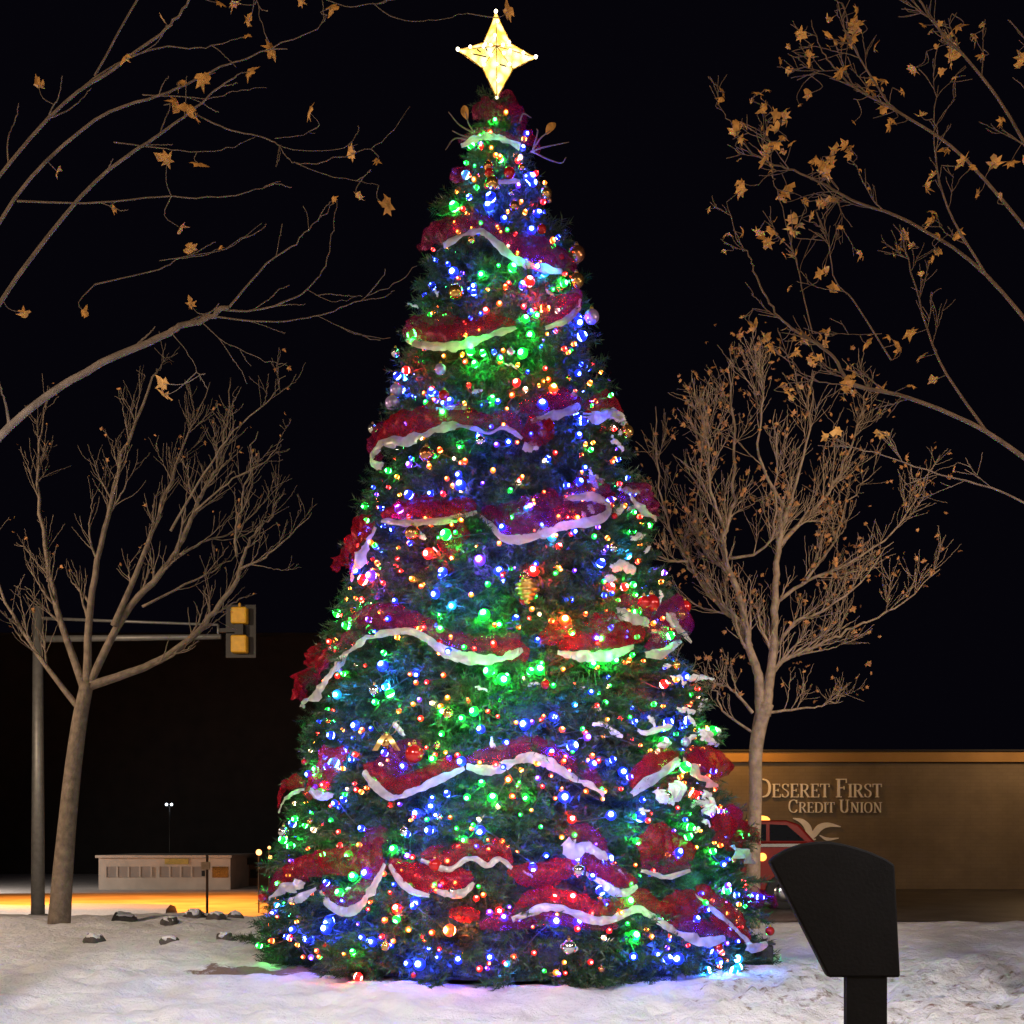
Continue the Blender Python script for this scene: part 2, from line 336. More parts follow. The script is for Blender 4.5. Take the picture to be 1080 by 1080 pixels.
REDS={0:[[(500,122,8),(508,116,22),(520,118,26),(530,124,14)],[(526,118,8),(534,110,26),(543,118,30),(546,136,16)],[(476,186,8),(486,184,18),(498,180,10)],[(546,134,8),(556,144,20),(566,158,14)],[(486,148,8),(510,138,10),(545,148,12)]],
1:[[(448,262,20),(462,246,28),(480,240,24),(505,238,8)],[(515,244,8),(540,256,26),(565,262,34),(590,272,30),(604,282,12)]],
2:[[(428,350,10),(440,346,28),(470,346,34),(500,346,24),(526,343,8)],[(548,336,10),(570,330,24),(595,324,28),(611,318,14)]],
3:[[(398,470,10),(410,456,26),(435,444,34),(465,440,32),(490,440,24),(520,442,6)],[(548,430,10),(575,424,26),(600,422,24),(612,424,8)],[(554,470,16),(566,456,34),(580,450,24)]],
4:[[(404,543,8),(425,536,24),(455,536,26),(482,540,16),(500,540,6)],[(507,540,10),(530,546,34),(560,544,44),(585,538,44),(606,536,18)],[(466,582,20),(478,568,36),(492,556,20)],[(354,602,16),(364,588,36),(380,566,40),(394,548,18)],[(652,528,6),(668,520,26),(684,530,30),(693,545,8)]],
5:[[(312,738,16),(320,718,44),(338,704,34),(350,688,14)],[(372,655,14),(395,648,30),(420,652,28),(440,660,10)],[(520,684,10),(540,686,26),(558,690,14)],[(568,676,10),(590,668,30),(618,668,34),(645,664,38),(672,664,30)],[(684,672,14),(700,660,40),(716,652,40),(724,664,10)],[(326,702,14),(332,690,26),(342,680,10)]],
6:[[(324,838,14),(342,816,40),(356,800,30),(366,790,10)],[(392,812,14),(412,804,34),(430,796,44),(446,786,14)],[(662,826,8),(684,808,24),(706,796,20)],[(722,798,8),(742,802,34),(760,804,30),(770,812,8)],[(540,790,6),(565,786,20),(590,800,8)]],
7:[[(286,938,8),(300,926,18),(320,916,30),(340,910,32),(362,908,30),(385,906,36),(408,900,36)],[(384,892,14),(396,884,30),(410,882,14)],[(411,912,10),(432,924,30),(456,928,30),(480,928,26),(498,922,8)],[(536,916,10),(552,922,24),(572,924,26),(594,916,24),(610,910,10)],[(606,904,8),(626,912,20),(646,922,26),(664,928,14)],[(672,900,18),(692,890,44),(712,894,44),(730,900,16)],[(748,880,14),(764,874,44),(782,876,46),(797,890,16)]],
8:[[(474,964,8),(488,964,18),(506,966,10)],[(506,976,10),(530,972,18),(556,970,18),(590,968,16),(620,974,14),(650,976,10)],[(694,962,14),(712,958,34),(732,952,30),(746,958,8)],[(748,966,6),(766,978,18),(786,990,12)],[(786,950,8),(798,946,26),(810,950,22),(818,956,8)]]}
def band(mb, pts, off, bulge, seed, folds=0.0, nw=7, ragged=.25, twist=.25):
    c3=catmull([Vector((a,b,w)) for a,b,w in pts],7); rows=[]
    raw=[hit(q.x,q.y,off) for q in c3]
    for i,q in enumerate(c3):
        p=raw[i]; nn,up=frame(p); w=max(2.0,q.z)/F*p.y
        tg=(raw[min(i+1,len(raw)-1)]-raw[max(i-1,0)]); tg=tg.normalized() if tg.length>1e-6 else Vector((1,0,0))
        ac=tg.cross(nn); 
        if ac.length<1e-3: ac=up.copy()
        ac.normalize()
        if ac.z<0: ac=-ac
        ac=(ac*.8+up*.2+nn*twist*2*mnoise.noise((i*.22,seed*3.1,8))).normalized(); row=[]
        for k in range(nw):
            s=k/(nw-1)-.5
            h=bulge*min(w,.30)*(1-4*s*s)
            if folds: h+=folds*w*mnoise.noise((i*.75+seed+s*1.5,s*.9,seed*1.7))+folds*.35*w*mnoise.noise((i*1.9+s*3,s*1.2,seed))
            e=1+ragged*mnoise.noise((i*.45,seed,.3 if s>0 else 5.3))
            row.append(p+ac*(s*w*e)+nn*h)
        rows.append(row)
    mb.grid(rows)
for r,name in enumerate(ROWS):
    a=PALES[r][0][0]; base=hit(PALES[r][0][len(PALES[r][0])//2][0],PALES[r][0][0][1],0)
    nth={0:'topmost',8:'lowest'}.get(r,name)
    lab={0:'topmost ribbon garland, tied into a red bow under the star',8:'lowest ribbon garland, a wavy white and purple band just above the snow'}.get(r,
        f'{nth} ribbon garland from the star, red mesh swags with white lower edge')
    g=thing('ribbon_garland',lab,'ribbon',base,'ribbon garlands draped round the tree')
    for k,pt in enumerate(REDS[r]):
        mb=MB(); band(mb,pt,.05,.32,r*7+k+1.3,.30,11); o=obj('mesh_swag',mb,RED if (r*3+k)%3!=1 and r>2 else BURG,g,True)
    for k,pt in enumerate(PALES[r]):
        if len(pt)>3 and r:
            mb=MB(); n_=len(pt); band(mb,[(x,y-w*.5-(9 if 0<q<n_-1 else 3),18 if 0<q<n_-1 else 5) for q,(x,y,w) in enumerate(pt)],.06,.3,r*11+k+70.3,.26,9,.35,.3); obj('mesh_swag',mb,BURG if (r+k)%2 else RED,g,True)
        pt=[(x,y,w*(1.05 if w>5 else 1)) for x,y,w in pt]
        mb=MB(); band(mb,pt,.12,.20,r*5+k+40.7,.26,9,.28,.6); o=obj('white_edge',mb,PALE,g,True)

# ------------------------------------------------------------------ light strings
CO={'blue':(.009,.03,1),'azure':(.01,.30,1),'green':(.004,.80,.045),'violet':(.16,.03,1),'red':(1,.012,.008),'amber':(1,.22,.012),'orange':(1,.085,.006),'white':(1,.62,.36)}
def bulb_mesh(c,col,big):
    mb=MB()
    mb.lathe([(.010,-.012),(.014,.0),(.014,.020),(.022,.024),(.034,.036),(.041,.050),(.038,.064),(.029,.076),(.018,.084),(.010,.087),(.003,.088)],14,None,[0,0,3,3,1,1,1,2,3,3])
    me=bpy.data.meshes.new('bulb'); me.from_pydata(mb.v,[],mb.f)
    hot=tuple(x*.985+.015*max(col) for x in col)
    for m in (PLUG,emit('bulb_rim_'+c+('_large' if big else ''),col,BODY[big]*.45),emit('bulb_'+c+('_large' if big else ''),col,BODY[big]*2.2),emit('bulb_core_'+c+('_large' if big else ''),hot,CORE[big])): me.materials.append(m)  # dimmer glowing rings round the core imitate a soft bloom halo
    me.polygons.foreach_set('material_index',mb.m); me.polygons.foreach_set('use_smooth',[True]*len(mb.f)); me.update()
    return me
BODY={True:3.0,False:2.0}; CORE={True:360.0,False:60.0}
BM={(c,b):bulb_mesh(c,CO[c],b) for c in CO for b in (True,False)}
bandpy=[118,150,262,352,450,545,685,825,925,1046]       # boundaries between ribbon rows
def zpy(py):
    Y=YT-1.6; 
    for _ in range(3): z=EYE+(HY-py)/F*Y; Y=YT-rad(max(z,0.05))*.9
    return max(.12,z)
WIRE=mat('wire_green',(.015,.03,.015),.5)
places=['under the star','between the topmost and second ribbon rows','between the second and third ribbon rows','between the third and fourth ribbon rows','between the fourth and fifth ribbon rows','between the fifth and sixth ribbon rows','between the sixth and seventh ribbon rows','between the seventh and eighth ribbon rows','below the eighth ribbon row']
def light_string(z0,z1,big,spacing,label,seed):
    rng=random.Random(seed); g=thing('light_string',label,'string lights',(axx(z0),YT,z0),'strings of coloured lights wound on the tree')
    th=-PI/2-2.05; pts=[]; k=0; pal=(['blue']*4+['green']*4+['azure']*2+['violet']*2+['red']*2+['orange']) if big else (['amber']*4+['orange']*3+['red']*3+['white']+['blue']*2+['violet']+['green']*2)
    while th<-PI/2+2.05:
        z=(z0+z1)/2+(z1-z0)*.62*rng.uniform(-.5,.5)+.5*(z1-z0)*.6*math.sin(th*7+seed)
        z=max(.14,z); r=rad(z)+lump(th,z)*.9+(rng.uniform(-.16,.07) if big else rng.uniform(-.16,.06))-.16*(1+math.sin(th))
        p=Vector((axx(z)+r*math.cos(th),YT+r*math.sin(th),z)); pts.append(p-Vector((math.cos(th),math.sin(th),0))*.03)
        if True:
            nz=mnoise.noise(p*.9+Vector((seed*.0,3,7))); c=rng.choice(pal)
            if big and rng.random()<.6: c='green' if nz>.08 else 'blue'
            b=bpy.data.objects.new('bulb',BM[(c,big)]); COL.objects.link(b); b.parent=g; b.location=p-Vector(ORG[g.name])
            d=Vector((math.cos(th)+rng.gauss(0,.35),math.sin(th)+rng.gauss(0,.35),rng.gauss(.15,.4)))
            b.rotation_mode='QUATERNION'; b.rotation_quaternion=d.to_track_quat('Z','Y'); s=rng.choice((.8,.95,1.05,1.2,1.35,1.6)) if big else rng.uniform(.5,.85); b.scale=(s,s,s)
        th+=spacing*rng.choice((.25,.5,.9,1.3,1.9))*rng.uniform(.8,1.2)*(.72+1.0*math.cos(th)**2)/max(rad(z),.25)
        k+=1
        if k>98: break
    mb=MB(); mb.tube(catmull(pts,3),.006,4,0,False); obj('wire',mb,WIRE,g,True); return g
for i in range(9):
    za,zb=zpy(bandpy[i+1]),zpy(bandpy[i])
    nb=min(3,max(1,round((zb-za)/.5)))
    for j in range(nb):
        lo=zb+(za-zb)*j/nb; hi=zb+(za-zb)*(j+1)/nb
        w='' if nb==1 else (['upper','lower'][j]+' ' if nb==2 else ['upper','middle','lower'][j]+' ')
        light_string(hi,lo,True,.32,f'{w}string of large blue and green bulbs {places[i]}',100+i*10+j)
    for j in range(nb):
        lo=zb+(za-zb)*j/nb; hi=zb+(za-zb)*(j+1)/nb
        w='' if nb==1 else (['upper','lower'][j]+' ' if nb==2 else ['upper','middle','lower'][j]+' ')
        light_string(hi,lo,False,.155,f'{w}string of small amber and red bulbs {places[i]}',500+i*10+j)

low=[o for o in bpy.data.objects if o.get('label','').startswith('string of large blue and green bulbs below') or o.get('label','').startswith('lower string of large blue and green bulbs below')][-1]
for qx,qy in ((752,1022),(768,1026),(784,1018),(775,1010),(372,1036)):
    p=hit(qx,qy,.05); p.z=max(p.z,.12); b=bpy.data.objects.new('bulb',BM[('azure' if qx>500 else 'red',True)]); COL.objects.link(b); b.parent=low; b.location=p-Vector(ORG[low.name]); b.scale=(1.2,1.2,1.2); b.rotation_euler=(1.9,0,qx)
# ------------------------------------------------------------------ ornaments
BALL={'gold':mat('gold_bauble',(.72,.42,.12),.22,.9,var=.08),'red':mat('red_bauble',(.50,.012,.012),.15,.3,var=.08,coat=.5),'lilac':mat('lilac_bauble',(.50,.36,.72),.2,.5,var=.08),
      'silver':mat('silver_bauble',(.72,.72,.74),.15,.95,var=.05),'copper':mat('copper_bauble',(.62,.26,.12),.25,.9,var=.08)}
used=set()
def side_of(p):
    u=(p.x-axx(p.z))/rad(p.z)
    return 'at the left edge' if u<-.88 else 'left of centre' if u<-.5 else 'just left of centre' if u<-.12 else 'on the centre line' if u<.12 else 'just right of centre' if u<.5 else 'right of centre' if u<.88 else 'at the right edge'
def row_of(py):
    for i in range(9):
        if py<bandpy[i+1]: return i
    return 8
def bauble(px,py,rp,c,force=False):
    p=hit(px,py,.03+rp/F*13); r=rp/F*p.y
    size='large' if rp>7 else 'small' if rp<4.5 else 'mid-sized'
    u=(p.x-axx(p.z))/rad(p.z)
    lab=f'{size} {c} bauble {places[row_of(py)]}, {side_of(p)}'
    if lab in used: return False
    used.add(lab)
    g=thing('bauble',lab,'ornament',p+Vector((0,0,r)),'baubles hung on the tree')
    M=Matrix.Translation(p); mb=MB(); mb.lathe([(max(.002,r*math.sin(a)),-r*math.cos(a)) for a in np.linspace(.02,PI-.02,12)],16,M); obj('ball',mb,BALL[c],g,True)
    mb=MB(); mb.lathe([(r*.26,r*.93),(r*.26,r*1.2),(r*.18,r*1.22)],10,M); mb.tube([p+Vector((r*.14*math.cos(a),0,r*1.3+r*.16*math.sin(a))) for a in np.linspace(-.5,PI+.5,9)],r*.03,4,0,False); obj('cap',mb,GOLD,g,True)
    return True
for a in [(435,562,8,'copper'),(481,308,8,'gold'),(450,479,8,'copper'),(414,425,8,'lilac'),(393,452,5,'silver'),(608,268,9,'copper'),(608,296,8,'gold'),(624,334,8,'lilac'),
          (661,455,7,'gold'),(687,636,9,'red'),(722,640,7,'red'),(278,946,6,'red'),(812,982,5,'red'),(395,728,6,'silver'),(610,918,7,'silver'),(600,999,8,'silver'),(553,608,5,'gold'),(437,795,10,'red'),(612,268,4,'red')]: bauble(*a)
rr=random.Random(3); cnt=0; tries=0
while cnt<62 and tries<2000:
    tries+=1; py=rr.uniform(165,1030); z=zpy(py); w=rad(z)*.97; px=540+F*(axx(z)+rr.uniform(-w,w))/(YT-1)
    if bauble(px,py,rr.choice([3,3.5,4,5,5,6,7]),rr.choice(['red','red','red','gold','gold','copper','silver','lilac'])): cnt+=1
# striped gold lantern ornament
p=hit(556,622,.16); g=thing('lantern_ornament','ribbed gold lantern ornament hanging in the middle of the tree','ornament',p)
mb=MB(); M=Matrix.Translation(p)
pr=[]; 
for k,(z,r) in enumerate([(-.13,.03),(-.09,.07),(-.05,.10),(0,.125),(.05,.12),(.09,.08)]):
    pr+= [(r*.86,z-.018),(r*1.08,z-.006),(r*1.08,z+.010),(r*.86,z+.018)]
mb.lathe(pr,20,M); obj('body',mb,GOLD,g,True); mb=MB(); mb.lathe([(.035,.112),(.035,.14),(.01,.16)],10,M); obj('cap',mb,BALL['copper'],g,True)
# gold bow
p=hit(408,776,.16); g=thing('gold_bow','gold ribbon bow beside a red puff on the left of the tree','bow',p)
for s in (-1,1):
    mb=MB(); rows=[]
    for q in np.linspace(0,2*PI,15):
        x=s*(.02+.12*(1-math.cos(q))/2); z=.02+.13*(1-math.cos(q))/2*.9+.05*math.sin(q); 
        rows.append([p+Vector((x,-.03+d,z)) for d in (-.035,0,.035)])
    mb.grid(rows); obj('loop',mb,GOLD,g,True)
    mb=MB(); mb.grid([[p+Vector((s*(.02+.10*t)+d,-.05-.02*math.sin(3*t),-.16*t)) for d in (-.03,.0,.03)] for t in np.linspace(0,1,6)]); obj('tail',mb,GOLD,g,True)
mb=MB(); mb.lathe([(.01,-.03),(.035,-.015),(.035,.02),(.01,.035)],10,Matrix.Translation(p+Vector((0,-.04,0)))); obj('knot',mb,GOLD,g,True)
# snow lodged on the branches, mostly on the right flank
mb=MB(); rs=random.Random(8)
def clump(px,py,w,h):
    p=hit(px,py,.06); nn,up=frame(p); t=nn.cross(up); s=F/p.y; rows=[]; sd=rs.uniform(0,50); a0=rs.uniform(-.5,.5)
    for i in range(7):
        a=PI*i/6; row=[]
        for j in range(13):
            b=2*PI*j/12; d=Vector((math.sin(a)*math.cos(b),math.sin(a)*math.sin(b),math.cos(a)))
            k=1+.75*mnoise.noise((math.cos(b)*1.7+sd,math.sin(b)*1.7,d.z*1.7)); x=d.x*w/s/2*k; z=d.z*h/s/2*k
            row.append(p+t*(x*math.cos(a0)-z*math.sin(a0))+up*(x*math.sin(a0)+z*math.cos(a0))+nn*(d.y*.045*k+.02*mnoise.noise((x*20,z*20,sd))))
        rows.append(row)
    mb.grid(rows)
def squiggle(px,py,l,w):
    n=rs.randint(3,5); a=rs.gauss(.25,.5); x,y=px-l/2*math.cos(a),py-l/2*math.sin(a); pts=[]
    for k in range(n+1):
        t=k/n; pts.append((x+l*t*math.cos(a)+rs.gauss(0,l*.06),y+l*t*math.sin(a)+rs.gauss(0,l*.07),w*(.35+.9*math.sin(PI*(t*.8+.1)))*rs.uniform(.6,1.2)))
    band(mb,pts,.03,.5,rs.uniform(0,99),.3,7,.5,.4)
for _ in range(40):
    py=rs.uniform(430,900); z=zpy(py); u=1-abs(rs.gauss(0,.27))
    if u<.2: continue
    squiggle(540+F*(axx(z)+rad(z)*u)/(YT-.9),py,rs.uniform(8,20),rs.uniform(4,7))
for _ in range(16):
    py=rs.uniform(300,1000); z=zpy(py); squiggle(540+F*(axx(z)+rad(z)*rs.uniform(-.9,.6))/(YT-.9),py,rs.uniform(6,15),rs.uniform(2,4))
for a in [(640,770,30,7),(700,840,22,12),(712,835,14,16),(625,505,20,8),(650,440,24,9),(600,1000,20,7),(655,600,22,8),(690,770,34,8),(745,850,14,14),(560,470,14,8),(735,715,24,8),(745,780,20,10),(420,770,16,6),(445,565,14,5)]: squiggle(a[0],a[1],a[2]*1.1,a[3])
tag(obj('snow_clumps',mb,SNOWW,None,True),'clumps of snow caught on the needles of the lit tree','snow',kind='stuff')

# ------------------------------------------------------------------ star and top sprays
sp=P(524,58,YT-.1); star=thing('tree_star','lit pale yellow four pointed star on top of the tree','star',P(524,106,YT-.1))
def star_mat():
    m=bpy.data.materials.new('lit_star_panel'); m.use_nodes=True; nt=m.node_tree; N=nt.nodes; L=nt.links; b=N['Principled BSDF']
    tc=N.new('ShaderNodeTexCoord'); v=N.new('ShaderNodeTexVoronoi'); v.inputs['Scale'].default_value=9; L.new(tc.outputs['Object'],v.inputs['Vector'])
    cr=N.new('ShaderNodeValToRGB'); e=cr.color_ramp.elements; e[0].position=.25; e[0].color=(1,.88,.42,1); e[1].position=.62; e[1].color=(.78,.52,.05,1)
    L.new(v.outputs['Distance'],cr.inputs['Fac']); L.new(cr.outputs['Color'],b.inputs['Emission Color']); b.inputs['Emission Strength'].default_value=1.9
    b.inputs['Base Color'].default_value=(.7,.6,.3,1); return m
SM=star_mat(); S14=YT-.1
tips=[(523,13),(539,46),(565,61),(541,73),(524,104),(509,72),(483,53),(510,45)]
ring=[P(x,y,S14) for x,y in tips]
mb=MB(); mb.add(ring+[sp+Vector((0,-.16,0)),sp+Vector((0,.16,0))],[(i,(i+1)%8,8) for i in range(8)]+[((i+1)%8,i,9) for i in range(8)]); obj('panel',mb,SM,star)
mb=MB()
for i in range(8): mb.tube([ring[i],ring[(i+1)%8]],.009,6)
for i in range(8): mb.tube([ring[i]+Vector((0,-.004,0)),sp+Vector((0,-.166,0))],.006,5)
obj('frame',mb,GOLD,star,True)
mb=MB()
for (a,b) in (((499,57),(513,60)),((503,52),(507,55)),((527,68),(534,70)),((512,50),(514,54))):
    pa,pb=P(*a,S14-.13),P(*b,S14-.13); mb.tube([pa,pb],.008,5)
obj('wiring',mb,BLACK,star,True)
sb=emit('star_bulb',(1,.9,.6),9); rs2=random.Random(2)
mbb=MB(); mbb.lathe([(max(.002,.02*math.sin(a)),-.02*math.cos(a)) for a in np.linspace(.05,PI-.05,7)],8); bme=bpy.data.meshes.new('star_bulb'); bme.from_pydata(mbb.v,[],mbb.f); bme.materials.append(sb)
for i in range(8):
    for t in ((0.0,.33,.66) if i%2==0 else (.2,.6)):
        q=ring[i].lerp(sp+Vector((0,-.16,0)),t)+Vector((0,-.02,0))
        if t: q+=Vector((rs2.uniform(-.02,.02),0,rs2.uniform(-.02,.02)))
        b=bpy.data.objects.new('bulb',bme); COL.objects.link(b); b.parent=star; b.location=q-Vector(ORG[star.name])
        s=1.1 if t==0 else .9; b.scale=(s,s,s)
def leafpoly(mb,p,d,l,w,seed,curl=.25):
    d=d.normalized(); sd=d.cross(Vector((.2,1,.3))).normalized(); n=d.cross(sd); rows=[]
    for t in np.linspace(0,1,6):
        ww=w*math.sin(PI*min(1,t*.92+.04))**.8
        c=p+d*l*t+n*(curl*l*math.sin(t*2.2+seed))
        rows.append([c-sd*ww+n*ww*.4,c,c+sd*ww+n*ww*.4])
    mb.grid(rows)
for sgn,lab,twigs,lv in ((-1,'thin twig spray with one gold leaf left of the tree top',[[(500,140),(485,132),(473,118)],[(500,146),(488,143),(477,138)],[(498,148),(480,146),(470,158)],[(500,140),(494,130),(491,118)]],[(491,118),(494,128)]),
                       (1,'thin twig spray with one gold leaf right of the tree top',[[(560,160),(575,155),(600,150)],[(562,158),(567,140),(566,136)],[(562,160),(578,168),(592,172),(597,166)],[(548,130),(552,120),(560,124)],[(562,158),(570,146),(580,138)]],[(580,138),(576,144)])):
    pa=P(*twigs[0][0],YT-.4); g=thing('twig_spray',lab,'twig spray',pa)
    mb=MB()
    for tw in twigs:
        pts=catmull([P(x,y,YT-.4-.12*i) for i,(x,y) in enumerate(tw)],5); mb.tube(pts,list(np.linspace(.012,.006,len(pts))),5)
    obj('twigs',mb,BARK,g,True); mb=MB(); q=P(*lv[1],YT-.5); leafpoly(mb,q,P(*lv[0],YT-.5)-q,.20,.05,1); obj('leaf',mb,LEAF,g,True)

# small black box and blue cord cover at the right foot
p=P(803,1020,13.6); p.z=gh(p.x,13.6); g=thing('outlet_box','small black outlet box on the snow at the right foot of the tree','outlet box',p)
mb=MB(); mb.box(p.x-.10,p.x+.12,13.5,13.72,p.z-.02,p.z+.23); o=obj('housing',mb,BLACK,g); bv=o.modifiers.new('b','BEVEL'); bv.width=.015
mb=MB(); mb.box(p.x-.12,p.x+.14,13.48,13.74,p.z+.232,p.z+.255); obj('lid',mb,BLACK,g)

# ------------------------------------------------------------------ bare trees
def maple(mb,c,s,rng):
    a=[(0,-.5),(.16,-.22),(.46,-.30),(.34,-.05),(.52,.18),(.26,.18),(.2,.34),(0,.58),(-.2,.34),(-.26,.18),(-.52,.18),(-.34,-.05),(-.46,-.30),(-.16,-.22)]
    R=Matrix.Rotation(rng.uniform(0,6.28),3,'Y')@Matrix.Rotation(rng.gauss(0,.95),3,'X')@Matrix.Rotation(rng.gauss(0,.7),3,'Z'); cu=rng.uniform(.2,1.3); sx=rng.uniform(.5,1)
    a=[(x*rng.uniform(.6,1.25)+rng.gauss(0,.05),z*rng.uniform(.65,1.2)) for x,z in a]
    vs=[Vector((0,0,0))]+[Vector((x*sx,cu*(x*x+.6*z*z)+.12*rng.uniform(-1,1)*abs(x),z)) for x,z in a]
    mb.add([c+(R@v)*s for v in vs],[(0,i+1,(i+1)%14+1) for i in range(14)])
class Tree:
    def __init__(s,name,label,trunkpts,trunkr,bark,seed):
        s.rng=random.Random(seed); base=Vector(trunkpts[0]); s.root=thing(name,label,'tree',base); s.bark=bark
        s.tk=MB(); pts=catmull(trunkpts,6); s.tk.tube(pts,list(np.interp(np.linspace(0,1,len(pts)),np.linspace(0,1,len(trunkr)),trunkr)),12)
        s.br=MB(); s.lv=MB(); s.tips=[]; s.pts=[]; s.lc=[]
    def limb(s,pts,r0,r1,kids=6,kl=.6,depth=2,up=.3,wob=.02):
        pts=catmull(pts,5); n=len(pts); pts=[p+Vector([s.rng.gauss(0,wob) for _ in range(3)])*(i/n) for i,p in enumerate(pts)]
        rr=[r0+(r1-r0)*(i/(n-1))**.8 for i in range(n)]
        s.pts+=pts; s.br.tube(pts,rr,7 if r0>.03 else 5 if r0>.012 else 4)
        s.tips.append(pts[-1])
        L=sum((pts[i+1]-pts[i]).length for i in range(n-1))
        if depth<=0: return
        for k in range(kids):
            t=s.rng.uniform(.15,.98); i=min(n-2,int(t*(n-1))); d=(pts[i+1]-pts[i]).normalized()
            ax=Vector([s.rng.gauss(0,1) for _ in range(3)]); ax.y*=.6; ax=(ax-d*ax.dot(d)).normalized()
            ang=s.rng.uniform(.35,.8); v=(d*math.cos(ang)+ax*math.sin(ang)+Vector((0,0,up*.5))).normalized()
            l=kl*s.rng.uniform(.5,1.2)*(1.15-.6*t); p=pts[i].copy(); q=[p]; m=4
            for _ in range(m):
                v=(v+Vector((s.rng.gauss(0,.13),s.rng.gauss(0,.13),up*.22+s.rng.gauss(0,.10)))).normalized(); p=p+v*l/m; q.append(p)
            s.limb(q,max(.0035,min(rr[i]*.52,.035)),max(.0025,s.tipr),max(1,int(kids*.6)),kl*.55,depth-1,up,wob*.4)
    tipr=.003
    def leaves(s,n,size,spread=.12):
        for _ in range(n):
            c=s.rng.choice(s.tips)+Vector([s.rng.gauss(0,spread) for _ in range(3)]); maple(s.lv,c,size*s.rng.uniform(.6,1.25),s.rng)
    def leaf_at(s,px,py,Y,size,pull=0):
        c=P(px,py,Y)
        if pull:
            q=min(s.pts,key=lambda v:(v-c).length_squared); d=(c-q).length
            if d>pull: c=q+(c-q)*(pull/d)
        maple(s.lv,c,size,s.rng); s.lc.append(c)
    def done(s,leafmat):
        if s.lc:
            A_=np.array([tuple(p) for p in s.pts])
            for c in s.lc:
                d=np.linalg.norm(A_-np.array(tuple(c)),axis=1); q=int(d.argmin())
                if d[q]<1.2: a=s.pts[q]; m=(a+c)/2+Vector((s.rng.gauss(0,.05),0,-.12*d[q])); s.br.tube(catmull([a,m,c],3),[.0035]*3+[.0028]*4,4,0,False)
        obj('trunk',s.tk,s.bark,s.root,True); obj('branches',s.br,s.bark,s.root,True)
        if s.lv.v: obj('leaves',s.lv,leafmat,s.root,False)
def px3(lst,Y0,Y1): 
    n=len(lst); return [P(x,y,Y0+(Y1-Y0)*i/(n-1)) for i,(x,y) in enumerate(lst)]

# A: foreground tree at the left, trunk outside the frame
YA=9.0; tx=P(-75,0,YA).x
A=Tree('maple_tree','large bare maple reaching long twigs with few yellow leaves from the left edge',[(tx-.1,YA,-.1),(tx,YA,1.5),(tx+.05,YA,3.2),(tx-.1,YA-.2,5),(tx,YA-.3,7.5)],[.26,.2,.17,.11,.03],BARK,21)
A.tipr=.003
def LA(l,r0,r1,k=3,kl=.35,dy=.0,d=1): A.limb(px3(l,YA,YA+dy),r0*(.36 if r0>.03 else .46),r1*.7,k,kl,d,.12,.008)
LA([(-70,545),(10,450),(90,392),(168,356),(186,346),(215,337),(240,326)],.085,.028,3,.5)
LA([(240,326),(262,300),(285,274),(312,256),(330,237),(353,212)],.019,.004,3)
LA([(238,327),(262,328),(290,322),(323,306),(340,285),(350,250),(356,210)],.019,.004,3)
LA([(228,334),(270,339),(310,338),(345,330),(380,316),(415,300),(440,280)],.016,.003,3)
LA([(213,340),(235,360),(248,366),(280,380),(302,386)],.011,.003,2)
LA([(180,350),(200,375),(212,402)],.010,.003,2)
LA([(325,306),(350,318),(376,313)],.006,.003,1); LA([(335,333),(375,352),(412,357)],.006,.003,1)
LA([(-70,430),(20,290),(100,192),(168,142),(200,117),(232,92),(256,77)],.055,.006,4,.4)
LA([(202,117),(215,125),(245,138),(275,144),(292,152),(303,166),(314,172),(340,171),(370,163),(396,155),(415,138),(432,113)],.014,.003,3,.25)
LA([(312,172),(345,185),(376,190),(398,196)],.007,.003,1); LA([(290,146),(315,143),(332,139)],.006,.003,0)
LA([(292,152),(310,158),(350,158),(378,152)],.006,.003,1)
LA([(-65,360),(15,210),(100,127),(168,101),(205,85),(240,68),(275,55),(330,33),(347,16)],.045,.003,4,.35)
LA([(150,100),(190,102),(225,103),(250,95),(282,94)],.010,.003,1); LA([(120,150),(168,156),(200,160),(240,157),(268,146)],.010,.003,1)
LA([(18,212),(90,214),(168,208),(230,208),(270,201),(295,191)],.018,.003,3,.3)
LA([(-60,260),(50,125),(120,72),(168,35),(190,14),(205,-10)],.04,.012,3,.4); LA([(50,125),(110,75),(168,50),(205,51),(235,46),(258,36)],.018,.003,2)
LA([(100,80),(160,-20),(220,-40),(268,-6),(274,20),(283,42)],.018,.004,2,.25); LA([(220,-42),(290,-30),(355,4),(385,5),(416,0),(440,-8)],.010,.003,2,.25); LA([(393,3),(412,17),(440,22),(470,19),(492,13)],.007,.0025,1,.2)
LA([(168,275),(200,270),(240,262),(275,235)],.007,.003,1); LA([(100,300),(168,284),(190,272),(220,268),(262,248)],.012,.003,1)
for l in ([(-75,380),(-180,250),(-300,150),(-380,90)],[(-75,480),(-190,420),(-320,360),(-430,330)],[(-72,250),(-90,120),(-150,-20),(-200,-140)],[(-75,560),(-160,520),(-260,500),(-340,450)],[(-72,200),(-40,60),(-10,-80),(30,-200)]):
    A.limb(px3(l,YA,YA+A.rng.uniform(-1.5,1.5)),.05,.006,7,.7,2,.2,.01)
for a in [(190,85),(214,84),(264,75),(286,53),(326,118),(287,51),(370,162),(397,170),(379,208),(409,217),(209,172),(176,167),(201,262),(201,321),(186,108),(199,113),(206,124),(262,22),(232,3),(247,4),(318,1),(350,8),(536,12),(171,20),(172,405),(174,417),(190,240),(120,220),(90,330),(60,180),(130,60),(40,90),(25,330)]: A.leaf_at(a[0],a[1],YA+A.rng.uniform(-.25,.25),A.rng.uniform(.10,.17))
A.leaves(14,.09,.03); A.done(LEAF)

